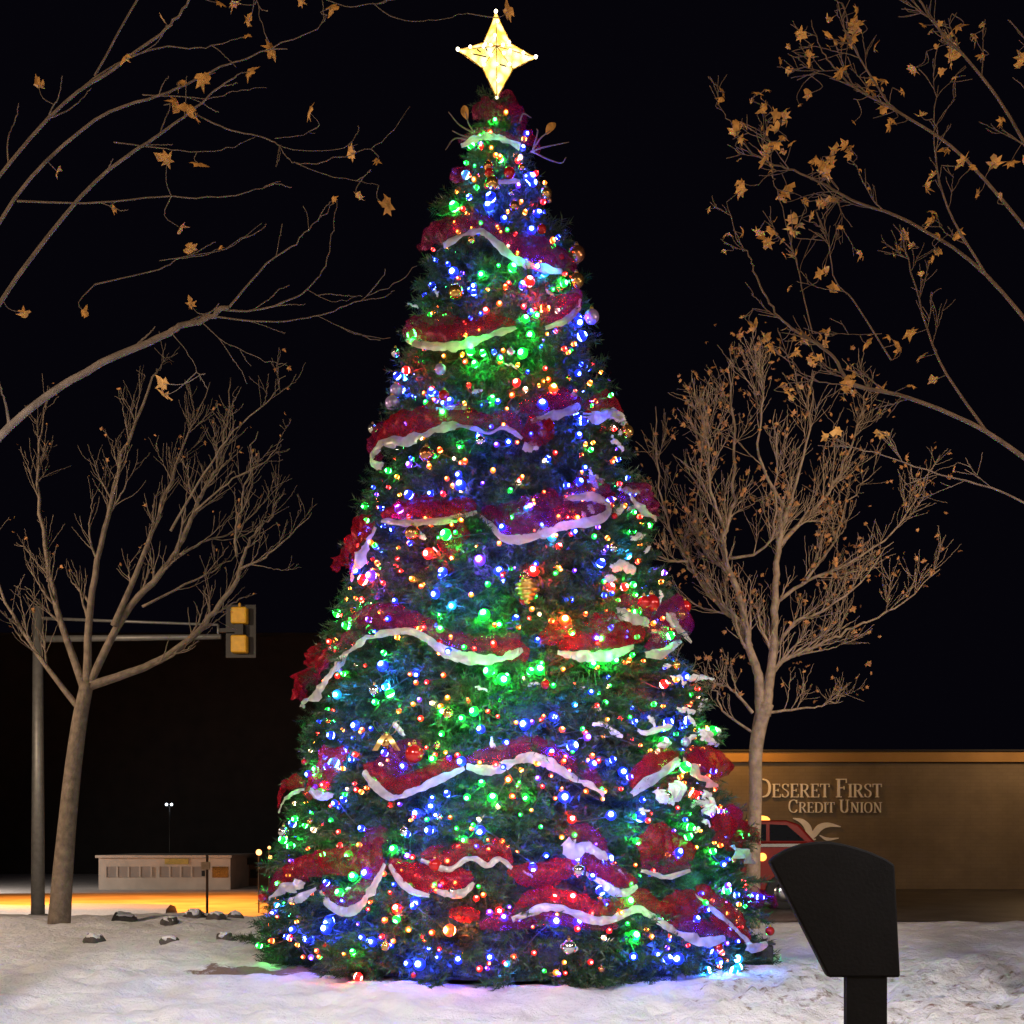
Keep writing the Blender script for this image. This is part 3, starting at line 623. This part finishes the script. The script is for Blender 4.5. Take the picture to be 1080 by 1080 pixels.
# B: farther bare tree at the left, upright twigs
YB=20.0; b0=P(70,974,YB)
def LBp(l,y0=YB,y1=YB): return px3(l,y0,y1)
B=Tree('bare_tree','slender leafless tree with upright twigs behind the traffic signal',LBp([(62,978),(68,900),(76,820),(84,760),(92,720)]),[.19,.15,.13,.11],BARK,5)
B.tipr=.0042
for l,r0,r1,k,kl in [([(90,725),(130,712),(168,697),(205,670),(230,640),(250,610),(256,590),(265,568),(282,545),(302,520)],.085,.008,10,1.1),
    ([(254,600),(280,587),(305,567),(329,541)],.026,.006,6,.8),([(250,587),(248,562),(255,532),(264,495),(270,455)],.028,.006,8,.9),
    ([(88,735),(130,650),(168,607),(190,575),(205,540),(215,515),(230,488),(240,440),(243,398)],.075,.008,12,1.1),
    ([(150,640),(205,612),(232,597),(262,577)],.025,.005,6,.8),([(190,585),(218,570),(245,562),(272,535),(300,505)],.025,.005,7,.8),
    ([(120,660),(150,590),(175,520),(195,470),(222,405)],.06,.006,12,1.0),([(92,725),(95,640),(110,560),(130,480),(160,400),(172,385)],.08,.006,12,1.1),
    ([(90,730),(60,640),(45,560),(40,480),(50,420)],.075,.006,12,1.1),([(86,750),(40,690),(0,620),(-20,540)],.06,.006,10,1.1),([(180,560),(215,500),(245,455),(285,420),(300,395)],.025,.005,9,.8),([(205,540),(240,510),(275,490),(300,460)],.02,.005,6,.7)]:
    B.limb(px3(l,YB,YB+B.rng.uniform(-1.3,1.3)),r0,r1,k,kl,2,.55,.03)
B.leaves(110,.075,.05); B.done(LEAF2)

# C: tree at the right behind the Christmas tree
YC=18.5
C=Tree('bare_tree','leafless tree with grey forked trunk and wide twiggy crown behind the red car',px3([(794,985),(795,900),(797,840),(797,795),(802,762),(808,742)],YC,YC),[.115,.105,.098,.105,.115,.125],BARKT,9)
C.tipr=.0036
for l,r0,r1,k,kl in [([(803,760),(801,735),(800,712),(790,685),(786,660),(777,620),(765,590),(764,560),(772,528),(775,480),(770,415),(768,375)],.095,.008,12,1.1),
    ([(791,682),(778,655),(765,645),(747,625),(725,590),(706,557),(695,500),(690,430)],.055,.007,12,1.0),
    ([(806,755),(811,720),(816,682),(817,632),(822,570),(830,540),(848,480),(858,410)],.105,.008,12,1.1),
    ([(812,712),(825,697),(842,689),(870,677),(900,662),(945,640),(990,600)],.05,.007,10,1.0),([(818,682),(840,655),(866,645),(905,615),(940,570)],.035,.006,9,.9),
    ([(818,636),(852,612),(900,592),(950,550),(985,490)],.035,.006,10,.9),([(794,752),(775,730),(760,722),(743,714)],.03,.006,6,.6),([(793,772),(765,752),(756,735),(752,715)],.025,.006,4,.6),([(806,752),(840,748),(868,744),(890,735)],.028,.006,7,.7),
    ([(777,622),(765,602),(745,585),(735,560),(738,500),(742,440)],.03,.006,10,.9),([(766,590),(800,582),(815,560),(818,500),(815,430)],.028,.006,9,.9),([(822,575),(850,545),(880,510),(905,450),(915,400)],.045,.006,11,1.0),
    ([(725,592),(700,590),(680,570),(672,520)],.022,.005,7,.7),([(765,560),(750,520),(745,470),(730,400)],.03,.006,11,.9),([(850,612),(880,570),(895,530),(930,490)],.028,.006,8,.8),([(830,540),(800,480),(805,420),(795,385)],.03,.006,9,.9),([(745,716),(720,700),(700,680)],.014,.005,3,.5)]:
    C.limb(px3(l,YC,YC+C.rng.uniform(-1.4,1.4)),r0,r1,int(k*1.55),kl,2,.5,.03)
C.leaves(800,.10,.13); C.done(LEAF2)

# D: leafy twigs at the right, trunk outside the frame
YD=10.0; dx=P(1135,0,YD).x
D=Tree('maple_tree','maple still holding clusters of dry brown leaves at the upper right edge',[(dx+.1,YD,-.1),(dx,YD,1.6),(dx-.05,YD,3.2),(dx,YD+.1,5.2),(dx+.1,YD+.1,8)],[.25,.2,.17,.12,.04],BARK2,33)
D.tipr=.003
def LD(l,r0,r1,k=3,kl=.4): D.limb(px3(l,YD,YD+D.rng.uniform(-.4,.4)),r0*(.32 if r0>.03 else .45),r1*.7,k,kl,2,.15,.008)
LD([(1130,520),(1040,455),(960,420),(900,405),(880,378),(857,360),(830,342),(812,320),(797,290),(790,270),(777,250),(767,213)],.07,.004,9)
LD([(857,352),(847,310),(840,275),(832,250),(820,200),(814,183)],.014,.004,6); LD([(940,380),(900,317),(882,297),(872,250),(867,222)],.018,.004,6)
LD([(960,420),(900,408),(865,402),(840,390),(818,370)],.014,.004,5); LD([(930,352),(900,353),(872,350)],.008,.003,3)
LD([(1130,400),(1040,290),(960,235),(900,212),(865,192),(830,178),(800,165),(780,145),(770,128),(757,106)],.055,.004,9)
LD([(832,178),(812,150),(800,130)],.010,.003,4); LD([(865,192),(885,215),(890,255)],.008,.003,3)
LD([(1130,300),(1020,170),(950,120),(900,92),(880,70),(865,50),(856,22)],.05,.004,7); LD([(902,93),(868,78),(845,70)],.010,.003,4); LD([(940,115),(900,50),(885,10),(880,-15)],.02,.005,6)
LD([(1135,250),(1050,100),(990,30),(950,-30)],.05,.01,8); LD([(1040,455),(990,380),(965,300),(950,240)],.03,.005,8); LD([(1040,290),(1000,220),(985,150),(990,90)],.025,.005,7); LD([(1130,560),(1060,520),(990,500),(930,480),(885,470)],.035,.005,8)
for l in ([(1138,420),(1260,300),(1380,200),(1460,120)],[(1138,520),(1260,470),(1400,420),(1500,400)],[(1136,280),(1150,120),(1200,-40),(1240,-160)],[(1136,330),(1230,180),(1300,40),(1350,-90)],[(1136,240),(1110,80),(1080,-80),(1050,-200)]):
    D.limb(px3(l,YD,YD+D.rng.uniform(-1.5,1.5)),.05,.005,8,.8,2,.2,.01)
for x,y,n,s in [(865,170,14,11),(840,115,7,9),(810,165,5,8),(760,95,2,4),(805,95,4,7),(822,150,6,10),(800,248,5,8),(832,240,6,10),(862,360,7,8),(890,40,16,22),(855,62,4,7),(870,212,4,6),(790,335,3,5),(815,370,4,7),(780,145,3,9),(785,190,2,4),(895,420,6,10),(835,440,6,14),(875,300,4,10),(940,110,12,25),(960,250,10,25),(960,380,8,25),(1010,60,12,30),(1030,200,10,30),(895,145,4,8),(760,265,1,4),(828,205,5,8)]:
    for _ in range(n): D.leaf_at(D.rng.gauss(x,s*.75),D.rng.gauss(y,s*.75),YD+D.rng.gauss(0,.25),D.rng.uniform(.07,.16),.16)
D.leaves(120,.09,.05); D.done(LEAF)

# ------------------------------------------------------------------ traffic signal
YS=28.0; sx=P(253,0,YS).x
def arm_z(py): return EYE+(HY-py)/F*YS
pole_x=P(40,0,YS).x; g=thing('mast_arm_pole','galvanised signal pole with a twin tube arm reaching over the road','signal pole',(pole_x,YS,gh(pole_x,YS)))
zb=gh(pole_x,YS)
mb=MB(); mb.tube([(pole_x,YS,zb-.1),(pole_x,YS,arm_z(640))],[.16,.11],14); obj('pole',mb,GALV,g,True)
mb=MB(); mb.lathe([(.28,zb-.05),(.28,zb+.12),(.2,zb+.16)],14,Matrix.Translation((pole_x,YS,0))); obj('base',mb,GALV,g)
mb=MB(); mb.tube([(pole_x,YS,arm_z(674)),(P(233,0,YS).x,YS,arm_z(671.5))],[.085,.065],10); obj('arm',mb,GALV,g,True)
mb=MB(); mb.tube([(pole_x,YS,arm_z(652)),(P(230,0,YS).x,YS,arm_z(659))],[.04,.03],8); mb.tube([(P(230,0,YS).x,YS,arm_z(659)),(P(230,0,YS).x,YS,arm_z(670))],.03,8); obj('brace',mb,GALV,g,True)
g=thing('traffic_signal','yellow traffic signal hanging at the end of the arm, seen from behind','traffic signal',(sx,YS,arm_z(690)))
mb=MB(); Mx=Matrix.Translation((sx,YS,0))
mb.prism([(-.36,arm_z(693)),(.36,arm_z(693)),(.36,arm_z(637)),(-.36,arm_z(637))],.10,.115,0,Mx); obj('backplate',mb,BLACK,g)
for y0,y1 in ((641,658.5),(670.5,689)):
    mb=MB(); mb.box(-.19,.19,-.16,.098,arm_z(y1),arm_z(y0),0,Mx); o=obj('housing',mb,YEL,g); bv=o.modifiers.new('b','BEVEL'); bv.width=.04; bv.segments=3
    mb=MB(); zc=(arm_z(y0)+arm_z(y1))/2; mb.lathe([(.15,0),(.15,.2),(.14,.2),(.14,.01)],14,Mx@Matrix.Translation((0,.118,zc))@Matrix.Rotation(-PI/2,4,'X')); obj('visor',mb,YEL,g,True)
mb=MB(); mb.box(-.10,.10,-.12,.098,arm_z(670),arm_z(659),0,Mx); mb.box(-.48,-.10,-.05,.03,arm_z(667),arm_z(663),0,Mx); obj('bracket',mb,BLACK,g)
mb=MB(); mb.lathe([(.03,arm_z(641)),(.03,arm_z(637)),(.01,arm_z(636))],8,Mx@Matrix.Translation((0,-.03,0))); obj('finial',mb,YEL,g)

# ------------------------------------------------------------------ low white building and things across the road
YL=86.0; zL=-2.5
def wz(py,Y=YL): return EYE+(HY-py)/F*Y
def wx(px,Y=YL): return (px-540)/F*Y
g=thing('white_building','low white building with a faded yellow sign panel across the orange road','building',(wx(174),YL,zL))
x0,x1=wx(104),wx(243)
mb=MB(); mb.box(x0,x1,YL,YL+9,zL-.3,wz(905)); obj('wall',mb,WHITEW,g)
mb=MB(); mb.box(x0-.15,x1+.15,YL-.3,YL+9.2,wz(904.7),wz(902)); obj('roof',mb,WHITEW,g)
mb=MB(); mb.box(wx(174),wx(199),YL-.08,YL-.01,wz(911.5),wz(905.5)); obj('sign_panel',mb,mat('faded_yellow',(.5,.42,.12),.7,var=.2,scale=4),g)
for a,b in ((112,160),(168,214)):
    mb=MB(); mb.box(wx(a),wx(b),YL-.07,YL-.01,wz(925),wz(914)); w=obj('window',mb,GREYW,g)
    mb=MB()
    for k in range(5): x=wx(a)+(wx(b)-wx(a))*k/4; mb.box(x-.06,x+.06,YL-.12,YL-.072,wz(925),wz(914))
    obj('frame',mb,WHITEW,w)
mb=MB(); mb.box(wx(224),wx(241),YL-.06,YL-.01,wz(925.5),wz(914)); obj('window',mb,GLASS,g)
# parked dark car by its end, post with box, dark house
YP=40.0; px_=wx(218.5,YP); z0=gh(px_,YP)
g=thing('sign_post','thin brown post with a small pale box, standing before the white building','post',(px_,YP,z0))
mb=MB(); mb.tube([(px_,YP,z0-.1),(px_,YP,wz(902,YP))],.045,8); obj('post',mb,HOUSE,g,True)
mb=MB(); mb.box(px_-.17,px_+.12,YP-.14,YP-.05,wz(917,YP),wz(909,YP)); obj('box',mb,mat('pale_box',(.55,.38,.26),.7),g)
mb=MB(); mb.box(px_-.16,px_-.06,YP-.12,YP-.05,wz(924,YP),wz(918,YP)); obj('meter',mb,BLACK,g)
YH=92.0; g=thing('dark_house','dark brown house with warm lamps beyond the white building','house',(wx(270,YH),YH,zL))
a,b=wx(246,YH),wx(330,YH)
mb=MB(); mb.box(a,b,YH,YH+8,zL-.3,wz(912,YH)); obj('wall',mb,HOUSE,g)
mb=MB(); mb.prism([(a-.5,wz(912,YH)+.01),(b+.5,wz(912,YH)+.01),(b-2,wz(896,YH)),(a+2.5,wz(900,YH))],YH-.6,YH+8.4); obj('roof',mb,DARKWALL,g)
for c0,c1 in ((252,258),(264,272)):
    mb=MB(); mb.box(wx(c0,YH),wx(c1,YH),YH-.05,YH-.01,wz(926,YH),wz(917,YH)); obj('window',mb,GLASS,g)
LAMP=emit('warm_lamp',(1,.42,.14),4)
for (x,y,r,lab) in ((273,899,.15,'large bright warm lamp in front of the dark house'),(284,894,.08,'small lamp above its neighbours, in front of the dark house'),(285,904,.10,'dimmer warm lamp low beside the tree edge, before the dark house')):
    Y=60.0; q=P(x,y,Y); zg=gh(q.x,Y); g=thing('yard_lamp',lab,'lamp',(q.x,Y,zg),'lamps before the dark house')
    mb=MB(); mb.tube([(q.x,Y,zg-.1),(q.x,Y,q.z-r*.9)],.04,8); obj('post',mb,BLACK,g,True)
    mb=MB(); mb.lathe([(max(.005,r*math.sin(t)),-r*math.cos(t)) for t in np.linspace(.1,PI-.1,9)],12,Matrix.Translation(q)); obj('globe',mb,LAMP,g,True)
YW=99.0; q=P(179,848.5,YW); g=thing('floodlight','distant pole with a pair of small white floodlights','floodlight',(q.x,YW,-2.5))
mb=MB(); mb.tube([(q.x,YW,-2.6),(q.x,YW,q.z)],.06,8); mb.tube([(q.x-.35,YW,q.z-.18),(q.x+.35,YW,q.z-.18)],.03,6); obj('pole',mb,BLACK,g,True)
for s in (-.21,.21):
    mb=MB(); mb.lathe([(.03,.1),(.11,0),(.09,-.05)],12,Matrix.Translation((q.x+s,YW-.2,q.z))@Matrix.Rotation(PI/2,4,'X')@Matrix.Rotation(PI,4,'X')); 
    obj('lamp_head',mb,emit('white_flood',(.8,.9,1),7),g,True)
# big unlit building behind
YK=120.0; g=thing('dark_building','large unlit block with a flat roof behind the traffic signal','building',(wx(180,YK),YK,-2.5))
a,b=wx(-60,YK),wx(470,YK)
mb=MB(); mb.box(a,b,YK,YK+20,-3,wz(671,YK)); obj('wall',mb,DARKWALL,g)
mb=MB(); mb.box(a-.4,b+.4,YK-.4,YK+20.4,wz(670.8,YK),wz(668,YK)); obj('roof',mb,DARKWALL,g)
# snow capped rocks along the lawn rim
rk=[(180,974,18,20.6,'dark snow capped rock at the left end of the lawn rim'),(205,972,20,21.2,'brown snow capped rock left of the thin post'),(228,976,16,20.2,'low snow covered rock right of the thin post'),(247,972,16,21.0,'dark rock beside the green bulb at the tree edge'),(238,1000,20,17.0,'small dark rock half buried in snow left of the tree'),(178,1008,18,16.2,'flat dark rock on the snow at the far left'),(130,974,22,20.8,'broad snow capped rock near the bare tree trunk'),(100,1004,20,16.6,'rounded half buried rock farthest left in the snow')]
for i,(x,y,w,Y,lab) in enumerate(rk):
    xx=wx(x,Y); r=w/F*Y/2*1.1; zg=gh(xx,Y); g=thing('rock',lab,'rock',(xx,Y,zg),'rocks on the snowy lawn')
    for nm,m,sc,dz in (('stone',ROCK,1.0,0),('snow_cap',SNOWW,.72,.50)):
        mb=MB(); rows=[]
        for a in np.linspace(.02,PI-.02,12):
            row=[]
            for bb in np.linspace(0,2*PI,19):
                d=Vector((math.sin(a)*math.cos(bb),math.sin(a)*math.sin(bb),math.cos(a))); k=1+.45*mnoise.noise(d*1.6+Vector((i*5,0,0)))
                row.append(Vector((xx,Y,zg))+Vector((d.x*r*k*sc,d.y*r*k*sc,(d.z*.8*k*(sc if dz==0 else .5)+dz)*r)))
            rows.append(row)
        mb.grid(rows); obj(nm,mb,m,g,True)

# ------------------------------------------------------------------ credit union building, sign, car at the right
YR=33.0
g=thing('tan_building','single storey tan building with an ochre lit parapet at the right','building',(wx(900,YR),YR,0))
a,b=wx(735,YR),wx(1300,YR)
mb=MB(); mb.box(a,b,YR,YR+14,-.2,wz(804,YR)); obj('wall',mb,STUCCO,g)
mb=MB(); mb.box(a-.12,b+.12,YR-.14,YR+14.1,wz(803.8,YR),wz(793,YR)); obj('parapet',mb,PARAPET,g)
mb=MB(); mb.box(a-.2,b+.2,YR-.22,YR+14.2,wz(792.9,YR),wz(791,YR)); obj('coping',mb,DARKWALL,g)
for c in (746,): 
    mb=MB(); mb.box(wx(c,YR),wx(c+12,YR),YR-.10,YR-.003,-.2,wz(804.2,YR)); obj('pilaster',mb,PARAPET,g)
GL={'D':(.80,[([(0.14,0),(.14,1)],.13),([(.1,.975),(.4,.975)],.05),([(.1,.025),(.4,.025)],.05),([(.38,.97),(.58,.90),(.70,.72),(.73,.5),(.70,.28),(.58,.10),(.38,.03)],.12),([(0,.975),(.28,.975)],.05),([(0,.025),(.28,.025)],.05)]),
'E':(.64,[([(.14,0),(.14,1)],.13),([(0,.975),(.55,.975)],.05),([(0,.025),(.60,.025)],.05),([(.14,.52),(.44,.52)],.05),([(.545,1),(.555,.80)],.045),([(.595,0),(.61,.24)],.045),([(.44,.62),(.44,.42)],.045)]),
'S':(.56,[([(.47,.80),(.42,.93),(.27,.985),(.12,.93),(.07,.76),(.16,.62),(.33,.51),(.46,.38),(.47,.2),(.38,.06),(.24,.015),(.09,.08),(.05,.22)],.085),([(.475,.98),(.475,.76)],.045),([(.05,.02),(.05,.26)],.045)]),
'R':(.74,[([(.14,0),(.14,1)],.13),([(0,.975),(.4,.975)],.05),([(0,.025),(.28,.025)],.05),([(.36,.97),(.53,.90),(.57,.75),(.51,.59),(.36,.51)],.11),([(.14,.505),(.38,.505)],.05),([(.34,.50),(.64,.02)],.12),([(.56,.025),(.76,.025)],.05)]),
'T':(.68,[([(.33,0),(.33,1)],.13),([(0,.975),(.66,.975)],.05),([(.02,.99),(.01,.76)],.045),([(.64,.99),(.65,.76)],.045),([(.19,.025),(.47,.025)],.05)]),
'F':(.60,[([(.14,0),(.14,1)],.13),([(0,.975),(.55,.975)],.05),([(0,.025),(.30,.025)],.05),([(.14,.51),(.43,.51)],.05),([(.545,1),(.555,.78)],.045),([(.43,.61),(.43,.41)],.045)]),
'I':(.32,[([(.15,0),(.15,1)],.13),([(0,.975),(.30,.975)],.05),([(0,.025),(.30,.025)],.05)]),
'C':(.74,[([(.66,.76),(.60,.91),(.42,.985),(.22,.92),(.10,.74),(.07,.5),(.10,.26),(.22,.08),(.42,.015),(.58,.07),(.67,.22)],.10),([(.665,.98),(.665,.70)],.045)]),
'U':(.80,[([(.15,1),(.15,.35),(.19,.14),(.30,.03),(.44,.02),(.57,.10),(.63,.30)],.12),([(.63,.28),(.63,1)],.06),([(0,.975),(.30,.975)],.05),([(.50,.975),(.76,.975)],.05)]),
'N':(.84,[([(.14,0),(.14,1)],.06),([(.12,.98),(.68,.03)],.13),([(.68,0),(.68,1)],.06),([(0,.975),(.2,.975)],.05),([(0,.025),(.27,.025)],.05),([(.54,.975),(.82,.975)],.05)]),
'O':(.82,[([(.40,.985),(.20,.92),(.09,.73),(.07,.5),(.09,.27),(.20,.08),(.40,.015),(.60,.08),(.71,.27),(.73,.5),(.71,.73),(.60,.92),(.40,.985)],.10)])}
def letter(ch,x,z,h,Y,parent,cnt=[0]):
    w,st=GL[ch]; mb=MB()
    for k,(pl,t) in enumerate(st):
        t2=t*1.12
        if len(pl)>2: q=[Vector((u,v,0)) for u,v in pl]; q=catmull(q,3)
        else: q=[Vector((u,v,0)) for u,v in pl]
        L_,R_=[],[]
        for i,c in enumerate(q):
            d=(q[min(i+1,len(q)-1)]-q[max(i-1,0)]).normalized(); n=Vector((-d.y,d.x,0)); tt=t2
            if len(pl)>2 and ch in 'DCUORS': tt=t2*(.45+.55*abs(d.y))
            L_.append(c+n*tt/2); R_.append(c-n*tt/2)
        m=len(q); y0=Y-.07-.0015*k
        fr=[Vector((x+c.x*h,y0,z+c.y*h)) for c in L_+R_]; bk=[Vector((v.x,Y-.012-.0007*k,v.z)) for v in fr]
        b=2*m
        fs=[(i,i+1,m+i+1,m+i) for i in range(m-1)]+[(b+i,b+m+i,b+m+i+1,b+i+1) for i in range(m-1)]
        fs+=[(i,b+i,b+i+1,i+1) for i in range(m-1)]+[(m+i,m+i+1,b+m+i+1,b+m+i) for i in range(m-1)]+[(0,m,b+m,b),(m-1,b+m-1,b+2*m-1,2*m-1)]
        mb.add(fr+bk,fs)
    obj('letter',mb,LETTER,parent); return w*h
sg=thing('wall_sign','pale serif lettering DESERET FIRST CREDIT UNION on the tan wall','sign',P(800,862,YR))
def line(words,px,basepy,cap,small):
    x=wx(px,YR); z=wz(basepy,YR)
    for wd in words:
        for i,ch in enumerate(wd): x+=letter(ch,x,z,(cap if i==0 else small)/F*YR,YR,sg)*1.06+.012
        x+=cap/F*YR*.30
line(['DESERET','FIRST'],797,841,19.5,14.2)
line(['CREDIT','UNION'],831,857,13.5,10.8)
def swoosh(mb,pts,ws,Y,dy):
    q=catmull([Vector((wx(a,YR),0,wz(b,YR))) for a,b in pts],6); n=len(q); L_,R_=[],[]
    for i,c in enumerate(q):
        d=(q[min(i+1,n-1)]-q[max(i-1,0)]).normalized(); nn=Vector((-d.z,0,d.x)); w=np.interp(i/(n-1),np.linspace(0,1,len(ws)),ws)/F*YR/2
        L_.append(c+nn*w); R_.append(c-nn*w)
    f=[Vector((v.x,Y-dy,v.z)) for v in L_+R_]; bk=[Vector((v.x,Y-.015,v.z)) for v in f]; b=2*n
    mb.add(f+bk,[(i,i+1,n+i+1,n+i) for i in range(n-1)]+[(b+i,b+n+i,b+n+i+1,b+i+1) for i in range(n-1)]+[(i,b+i,b+i+1,i+1) for i in range(n-1)]+[(n+i,n+i+1,b+n+i+1,b+n+i) for i in range(n-1)])
mb=MB(); swoosh(mb,[(836,863),(845,866),(851,872),(854,880),(858,884)],[1,5,7,7,2],YR,.06); swoosh(mb,[(848,886),(857,881),(864,873),(873,870),(886,872)],[2,6,7,5,1],YR,.065)
swoosh(mb,[(845,876),(847,882),(852,886),(860,885)],[1,3,4,1],YR,.07); swoosh(mb,[(864,881),(872,885),(884,884)],[1,3.5,1],YR,.055)
obj('bird_emblem',mb,LETTER,sg)

# red car
YV=25.0; cx0=wx(815,YV); g=thing('red_car','red car with amber marker lamps parked before the tan building','car',(cx0,YV,0))
# side-on profile (x along the car, z up): front to the left
def cz(py): return wz(py,YV)
xl=wx(640,YV); L_=4.7
low=[(0,.35),(0,.85),(.12,1.08),(.95,1.22),(1.2,1.29),(4.55,1.29),(4.68,1.1),(4.7,.40),(4.55,.30),(.15,.28)]
up=[(1.15,1.285),(1.55,1.70),(1.85,1.785),(3.85,1.785),(4.12,1.70),(4.50,1.285)]
M=Matrix.Translation((xl-.2,YV,.06))
mb=MB(); mb.prism(low,-.9,.9,0,M); o=obj('body',mb,CARRED,g); bv=o.modifiers.new('b','BEVEL'); bv.width=.07; bv.segments=3
mb=MB(); mb.prism(up,-.80,.80,0,M); o=obj('cabin',mb,CARRED,g); bv=o.modifiers.new('b','BEVEL'); bv.width=.06; bv.segments=3
for wp in ([(1.40,1.36),(1.66,1.66),(1.9,1.70),(2.55,1.70),(2.55,1.36)],[(2.63,1.36),(2.63,1.70),(3.42,1.70),(3.42,1.36)],[(3.50,1.36),(3.50,1.70),(3.85,1.68),(4.22,1.36)]):
    mb=MB(); mb.prism(wp,-.825,-.803,0,M); obj('window',mb,GLASS,g)
mb=MB(); mb.prism([(1.2,1.225),(4.3,1.235),(4.3,1.30),(1.2,1.28)],-.935,-.903,0,M); obj('side_trim',mb,CHROME,g)
for wxx in (.95,3.75):
    Mw=M@Matrix.Translation((wxx,-.93,.30))@Matrix.Rotation(PI/2,4,'X'); mb=MB(); mb.lathe([(.2,-.14),(.36,-.12),(.37,0.02),(.33,.05),(.22,.05)],20,Mw); t=obj('wheel',mb,RUBBER,g,True)
    mb=MB(); mb.lathe([(.21,.03),(.20,.055),(.08,.075),(.02,.08)],16,Mw); obj('rim',mb,CHROME,t,True)
AMB=emit('amber_lamp',(1,.36,.06),3)
q=P(805,904,YV-1.0); mb=MB(); mb.lathe([(.085,0),(.085,.03),(.06,.05),(.02,.058)],14,Matrix.Translation((q.x,YV-.903,q.z))@Matrix.Rotation(PI/2,4,'X')); obj('marker_lamp',mb,AMB,g)
q=P(807,869,YV-.82); mb=MB(); mb.lathe([(.15,1.845),(.14,1.88),(.09,1.92),(.02,1.935)],14,Matrix.Translation((q.x,YV-.6,0))); obj('marker_lamp',mb,AMB,g)

# ------------------------------------------------------------------ dark panel on a post in the right foreground
YQ=5.2; g=thing('notice_board','dark arched panel on a post, seen from behind in the right foreground','sign panel',(wx(915,YQ),YQ,gh(wx(915,YQ),YQ)))
def qp(x,y): return (wx(x,YQ),wz(y,YQ))
arc=[(812,909),(818,903),(830,896),(845,890.5),(860,888),(875,887.5),(890,890),(905,894),(920,899),(935,906),(944,912)]
mb=MB(); mb.prism([qp(*t) for t in [(874,1031)]+arc+[(950,1031)]][::-1],YQ,YQ+.06); o=obj('panel',mb,DARKMETAL,g); bv=o.modifiers.new('b','BEVEL'); bv.width=.01; bv.segments=2
mb=MB(); mb.box(wx(893.5,YQ),wx(936,YQ),YQ+.005,YQ+.055,-.2,qp(0,1030.7)[1]); o=obj('post',mb,DARKMETAL,g)

# ------------------------------------------------------------------ lights, sky, camera
w=bpy.data.worlds.new('World'); scene.world=w; w.use_nodes=True; nt=w.node_tree; bg=nt.nodes['Background']
bg.inputs['Color'].default_value=(.55,.45,1.0,1); bg.inputs['Strength'].default_value=.0028
def lamp(name,typ,loc,power,col,size=.3,target=None,spot=None):
    l=bpy.data.lights.new(name,typ); l.energy=power; l.color=col; l.shadow_soft_size=size
    if spot: l.spot_size=math.radians(spot); l.spot_blend=.6
    o=bpy.data.objects.new(name,l); COL.objects.link(o); o.location=loc
    if target: o.rotation_mode='QUATERNION'; o.rotation_quaternion=(Vector(target)-Vector(loc)).to_track_quat('-Z','Y')
    return o
lamp('street_and_fill_light','POINT',(-9,-7,9),1900,(1,.68,.42),1.2)
lamp('street_and_fill_light','POINT',(11,-9,10),2000,(1,.66,.40),1.2)
lamp('street_and_fill_light','SPOT',(-3.3,4.0,5.2),2150,(.97,.94,.98),.4,(-2.2,10.2,0),84)  # unseen spot added to brighten the left foreground snow
lamp('street_and_fill_light','SPOT',(3.4,4.0,5.2),2100,(1,.94,.94),.4,(2.2,10.4,0),84)  # its added counterpart for the snow on the right
lamp('sodium_and_fill_light','SPOT',(-30,63,8),36000,(1,.30,.035),.4,(-29,63.5,-2.5),125)
lamp('sodium_and_fill_light','SPOT',(-17,66,8),22000,(1,.28,.03),.4,(-17,66.5,-2.5),125)
lamp('street_and_fill_light','SPOT',(-25,45,4),6000,(1,.80,.62),.3,(-19,55,-2),100)  # unseen spot added to light the near face of the snow bank
lamp('facade_fill_light','SPOT',(-41,79,2),3500,(1,.84,.70),.3,(-36,86,-1.4),110)  # added fill that whitens the front of the white building
lamp('sodium_and_fill_light','POINT',(-13,15,7),2600,(1,.74,.52),.3)  # unseen fill added to brighten the traffic signal and the left bare tree
lamp('street_and_fill_light','SPOT',(9.5,10.5,5.5),2500,(1,.80,.62),.4,(3.6,18.5,5.2),80)  # spot added to bring out the bare tree behind the car
lamp('street_and_fill_light','POINT',(-10,3.5,7.5),900,(1,.72,.48),.4)  # unseen fill added for the left maple's twigs
lamp('street_and_fill_light','POINT',(10.5,4,7.5),900,(1,.70,.46),.4)  # unseen fill added for the right maple's twigs and leaves
lamp('wall_light','POINT',(14.5,30.5,4.6),200,(1,.62,.3),.2)
lamp('wall_light','POINT',(6.4,31.6,4.6),170,(1,.45,.06),.2)

cam=bpy.data.cameras.new('camera'); co=bpy.data.objects.new('camera',cam); COL.objects.link(co); scene.camera=co
co.location=(0,0,EYE); co.rotation_euler=(PI/2,0,0); cam.sensor_width=36; cam.lens=F/1080*36; cam.shift_y=(HY-540)/1080; cam.clip_end=3000; cam.clip_start=.05
scene.render.engine='CYCLES'
scene.view_settings.view_transform='Standard'; scene.view_settings.look='None'; scene.view_settings.gamma=1; scene.view_settings.exposure=0
c=scene.cycles; c.use_denoising=True; c.max_bounces=5; c.diffuse_bounces=2; c.glossy_bounces=2; c.transparent_max_bounces=8; c.use_light_tree=True; c.caustics_reflective=False; c.caustics_refractive=False; c.sample_clamp_indirect=4
